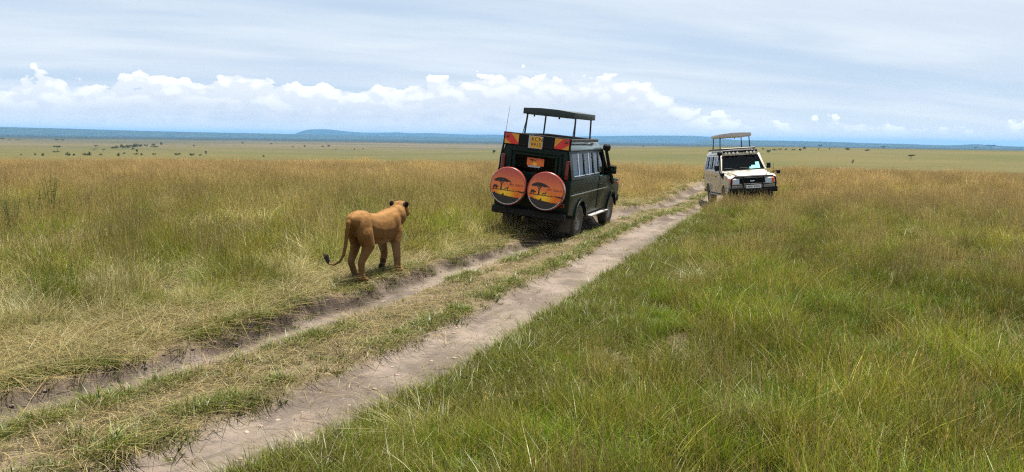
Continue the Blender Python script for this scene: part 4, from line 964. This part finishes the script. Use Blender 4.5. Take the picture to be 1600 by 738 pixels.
    o.location = (LION[0], LION[1], np.mean(zz)+0.005); o.rotation_euler = (0, 0, -LION[2])
    sl_ = math.atan2(np.mean([zz[0], zz[3]])-zz[1], 1.0); o.rotation_euler = Euler((R(-1.0), 0, -LION[2])); o.scale = (1.06,)*3
    return o
lioness()

# ------------------------------------------------------------------ scattered trees and bushes on the plain
BARK = principled('acacia_bark', (0.10, 0.075, 0.055), 0.9)
def leaf_mat(name, c0, c1):
    t = material(name); df = t.add('ShaderNodeBsdfDiffuse'); tl = t.add('ShaderNodeBsdfTranslucent'); mx = t.add('ShaderNodeMixShader'); mx.inputs[0].default_value = .25
    c = t.mix(t.noise(t.add('ShaderNodeTexCoord').outputs['Object'], 3.0, 3), c0, c1); t.put(df.inputs[0], c); t.put(tl.inputs[0], c)
    t.l.new(df.outputs[0], mx.inputs[1]); t.l.new(tl.outputs[0], mx.inputs[2]); t.l.new(mx.outputs[0], t.out.inputs[0]); return t.m
LEAF = leaf_mat('dark_foliage', (0.030, 0.045, 0.014), (0.065, 0.080, 0.026)); LEAF2 = leaf_mat('olive_foliage', (0.060, 0.068, 0.024), (0.10, 0.105, 0.038))
def crown_mesh(kind, seed):
    """unit-size crown (about 1 wide) of many leaf sprays"""
    rg = np.random.default_rng(seed); V, F = [], []
    if kind == 'acacia': blobs = [(rg.uniform(-.34, .34), rg.uniform(-.34, .34), .50+rg.uniform(-.03, .04), rg.uniform(.12, .2), .05) for _ in range(12)]
    elif kind == 'bush': blobs = [(rg.uniform(-.32, .32), rg.uniform(-.25, .25), rg.uniform(.12, .42), rg.uniform(.14, .24), rg.uniform(.12, .2)) for _ in range(9)]
    else: blobs = [(rg.uniform(-.26, .26), rg.uniform(-.26, .26), rg.uniform(.34, .80), rg.uniform(.16, .25), rg.uniform(.13, .2)) for _ in range(11)]
    for bx, by, bz, br, bh in blobs:
        for k in range(46):
            dv = rg.normal(0, 1, 3); dv /= np.linalg.norm(dv); q = np.array([bx, by, bz])+dv*np.array([br, br, bh])*rg.uniform(.45, 1.05)
            a = rg.normal(0, 1, 3); a /= np.linalg.norm(a); b = np.cross(a, dv); b /= np.linalg.norm(b)+1e-6; s = rg.uniform(.025, .055); i = len(V)
            V += [tuple(q-a*s), tuple(q+b*s*.7), tuple(q+a*s), tuple(q-b*s*.7)]; F.append((i, i+1, i+2, i+3))
    me = bpy.data.meshes.new('crown'); me.from_pydata(V, [], F); return me
def trunk_mesh(kind, seed):
    rg = random.Random(seed); m = MB()
    if kind == 'acacia':
        m.tube([(0, 0, -.03), (.01, 0, .16), (.02, .01, .26)], [.034, .024, .02], 6)
        for k in range(5):
            a = k*1.256+rg.uniform(-.3, .3); m.tube([(.02, .01, .24), (.15*math.cos(a), .15*math.sin(a), .38), (.30*math.cos(a), .30*math.sin(a), .48)], [.016, .010, .004], 5)
    elif kind == 'bush':
        for k in range(4): a = k*1.57; m.tube([(0, 0, -.03), (.10*math.cos(a), .08*math.sin(a), .16), (.2*math.cos(a), .15*math.sin(a), .32)], [.022, .014, .005], 5)
    else:
        m.tube([(0, 0, -.03), (.01, .01, .2), (0, .02, .36), (.01, .01, .62)], [.045, .032, .026, .010], 6)
        for k in range(4): a = k*1.57+.5; m.tube([(.005, .015, .30), (.14*math.cos(a), .14*math.sin(a), .48), (.22*math.cos(a), .22*math.sin(a), .62)], [.018, .011, .004], 5)
    bmesh.ops.recalc_face_normals(m.bm, faces=m.bm.faces[:]); me = bpy.data.meshes.new('trunk'); m.bm.to_mesh(me); m.bm.free(); me.materials.append(BARK); return finish(me, True, 60)
LIB = {}
for kd in ('acacia', 'bush', 'round'):
    LIB[kd] = []
    for q in range(3):
        cme = crown_mesh(kd, 40+q*7+len(kd)); cme.materials.append(LEAF2 if (q == 2) else LEAF); LIB[kd].append((cme, trunk_mesh(kd, 60+q)))
def far_point(u, v, r0=180.0):
    dv = pix_ray(u, v); h = math.hypot(dv.x, dv.y); rr = np.geomspace(r0, 12000, 1500); X = rr*dv.x/h; Y = rr*dv.y/h
    zl = land(X, Y); zr = CAM_H+rr*dv.z/h; hit = np.nonzero(zl >= zr)[0]
    i = hit[0] if len(hit) else int(np.argmin(np.abs((zr-zl)/rr)))
    return X[i], Y[i], zl[i], rr[i]
ORD = 'first second third fourth fifth sixth seventh eighth ninth tenth eleventh twelfth thirteenth fourteenth fifteenth sixteenth seventeenth'.split()
def row(kd, items, phrase, group):
    for i, (u, v, w, h) in enumerate(sorted(items)): tree(kd, u, v, w, h, ORD[i]+' '+phrase, group)
def tree(kd, u, v, wpx, hpx, label, group=None, var=None):
    X, Y, Z, rr = far_point(u, v); wid = wpx*rr/FPX; hei = hpx*rr/FPX
    top = {'acacia': .58, 'bush': .58, 'round': .98}[kd]; var = random.randrange(3) if var is None else var
    o = empty({'acacia': 'acacia_tree', 'bush': 'bush', 'round': 'tree'}[kd], (X, Y, Z)); tag(o, label, 'bush' if kd == 'bush' else 'tree', group)
    o.rotation_euler = (0, 0, random.random()*6.28); o.scale = (wid, wid, hei/top)
    cme, tme = LIB[kd][var]
    link(bpy.data.objects.new('crown', cme), o); link(bpy.data.objects.new('trunk', tme), o)
ROW, GL, GR = 'bushes along the foot of the far green slope', 'dark thicket on the far plain', 'low scrub on the skyline slope'
tree('acacia', 90, 235.5, 8.5, 6.5, 'flat-topped acacia standing alone above the row of bushes', var=0)
tree('round', 322, 243, 4, 7.5, 'upright narrow tree at the end of the row of bushes', var=0)
tree('round', 214, 240, 4, 7, 'small round tree rising above the row of bushes below the thicket', var=0)
tree('round', 191, 233.5, 8, 8, 'tallest dark tree in the thicket on the far plain', var=1)
tree('round', 772, 240.5, 7.5, 7, 'round dark tree standing alone beside the aerial of the green vehicle', var=0)
tree('acacia', 1423, 250.5, 8.5, 7.5, 'lone flat-topped acacia on the green slope behind the tall grass', var=2)
tree('acacia', 1548, 233, 11, 5.5, 'widest flat-topped acacia cut out against the sky on the ridge', var=0)
tree('round', 1540-2*4-8, 232.8, 5, 3.6, 'dark round tree on the skyline near the widest acacia', var=1)
tree('acacia', 1281, 231.5, 5.5, 4.5, 'small acacia poking above the skyline behind the scrub', var=0)
tree('acacia', 1380, 233, 8.5, 3.5, 'pale low acacia on the skyline between two dark bushes and the ridge', var=2)
tree('bush', 1324, 234.8, 10, 3.6, 'wide dark bush just below the skyline', var=0)
tree('bush', 1355, 236.6, 8, 3.4, 'dark bush a little below and beside the wide skyline bush', var=1)
tree('bush', 1201, 238.5, 8, 5, 'darkest bush at the front of the scrub beside the cream vehicle', var=0)
tree('bush', 1257, 233.5, 6, 4.5, 'dark bush at the far end of the scrub strip', var=1)
tree('bush', 1250, 236, 5, 4, 'lower bush in front of the far end of the scrub strip', var=0)
row('bush', ((1210, 235.5, 8, 3), (1192, 234, 5, 2.6), (1219, 234.5, 6, 2.6), (1228, 234.5, 6, 2.6), (1240, 235, 6, 2.2), (1296, 233.6, 3, 2.2), (1279, 234, 3, 2.2)), 'small bush from the left in the scrub just below the skyline', GR)
tree('bush', 1005, 229.8, 5, 2.4, 'small dark bush on the skyline between the two vehicles', var=0)
tree('bush', 949, 229, 5, 2.2, 'small dark bush on the skyline just past the snorkel', var=1)
tree('round', 1332, 256.5, 4, 7, 'small grey-green tree standing alone on the near slope', var=2)
row('bush', ((33, 243, 3, 2.4), (55, 243, 3.5, 3.6), (67, 244, 5, 4.6), (106, 244, 6.5, 5.6), (115.5, 244, 4.5, 3.8), (133, 243.5, 8, 4.2), (140, 243.5, 7, 6), (157, 243, 7, 2.6), (185, 244.5, 5.5, 5.6), (194, 241, 5, 3), (213, 242, 8, 2.6), (221, 243, 4.5, 3.6), (241, 242.5, 6, 3), (278, 243, 10, 4), (300, 243.5, 9, 3.8), (313, 243.5, 7, 2.6), (88, 238.5, 9, 2.6)), 'bush from the left in the row along the foot of the far slope', ROW)
row('bush', ((176, 232.5, 6, 3), (182, 232, 8, 4), (199, 231.5, 9, 5), (206, 231, 9, 5), (212, 230, 10, 5.5), (219, 229.5, 9, 4), (228, 228.5, 9, 3), (240, 227.5, 9, 3), (241, 230.5, 11, 3), (252, 226.5, 5, 4.5), (208, 234, 6, 3)), 'bush from the left in the dark thicket on the far plain', GL)
row('acacia', ((150, 231.5, 6.5, 4), (162, 237, 5.5, 3.6), (147, 236, 7, 2.8)), 'small acacia from the left between the lone acacia and the thicket', 'small acacias beside the thicket')
row('acacia', ((4, 220.5, 6, 4), (15, 219.5, 8, 1.8), (28, 220, 7, 1.8), (89, 221.5, 6, 3.4), (98, 221.5, 5, 3), (51, 213, 3, 2), (12, 214, 3.5, 2)), 'faint acacia from the left near the horizon beyond the lone acacia', 'far acacias near the horizon')
row('bush', ((303, 229, 3.5, 2.8), (379, 224.5, 5, 2.4), (424, 225.8, 4, 2.2), (457, 230.5, 4, 2), (476, 229.8, 4.5, 3.4), (504, 230, 6, 2.2), (514, 230, 4.5, 4), (412, 245.5, 4.5, 3.2), (554, 234.5, 3, 3), (525, 234.8, 3, 2.2), (567, 233.5, 2.5, 2)), 'lone bush from the left on the plain below the flat-topped mountain', 'bushes dotted below the mountain')

# leafy weeds standing in the grass at the edge of the picture
def weed(u, v, h, label, seed):
    rg = random.Random(seed); dv = pix_ray(u, v); tt = (0.1-CAM_H)/dv.z; X, Y = dv.x*tt, dv.y*tt; Z = land1(X, Y)
    o = empty('leafy_weed', (X, Y, Z)); tag(o, label, 'plant', 'leafy weeds in the tall grass')
    st = MB(); lf = MB()
    for k in range(6):
        a = rg.uniform(0, 6.28); top = Vector((math.cos(a)*.16*h, math.sin(a)*.16*h, h*rg.uniform(.75, 1.05)))
        st.tube([(math.cos(a)*.03, math.sin(a)*.03, -.02), top*.5+Vector((0, 0, .03)), top], [.008, .006, .003], 5)
        for i in range(20):
            f = .25+.75*i/19; p = top*f; b = rg.uniform(0, 6.28); L = .12*(1.25-f*.7); d_ = Vector((math.cos(b), math.sin(b), .35)); s_ = Vector((-math.sin(b), math.cos(b), 0))
            q = [p, p+d_*L*.5+s_*L*.24, p+d_*L*1.0+Vector((0, 0, -L*.2)), p+d_*L*.5-s_*L*.24]; lf.bm.faces.new([lf.bm.verts.new(c) for c in q])
    st.build('stem', WEED_ST, o); lf.build('leaves', WEED_LF, o, False)
WEED_ST = principled('weed_stem', (0.05, 0.07, 0.02), 0.7); WEED_LF = leaf_mat('weed_leaves', (0.028, 0.060, 0.015), (0.055, 0.105, 0.026))
weed(22, 378, .92, 'low leafy green weed at the left edge of the picture', 1)
weed(58, 365, 1.0, 'leafy green weed between the edge weed and the tallest weed', 2)
weed(82, 352, 1.2, 'tallest leafy green weed standing in the olive grass', 3)
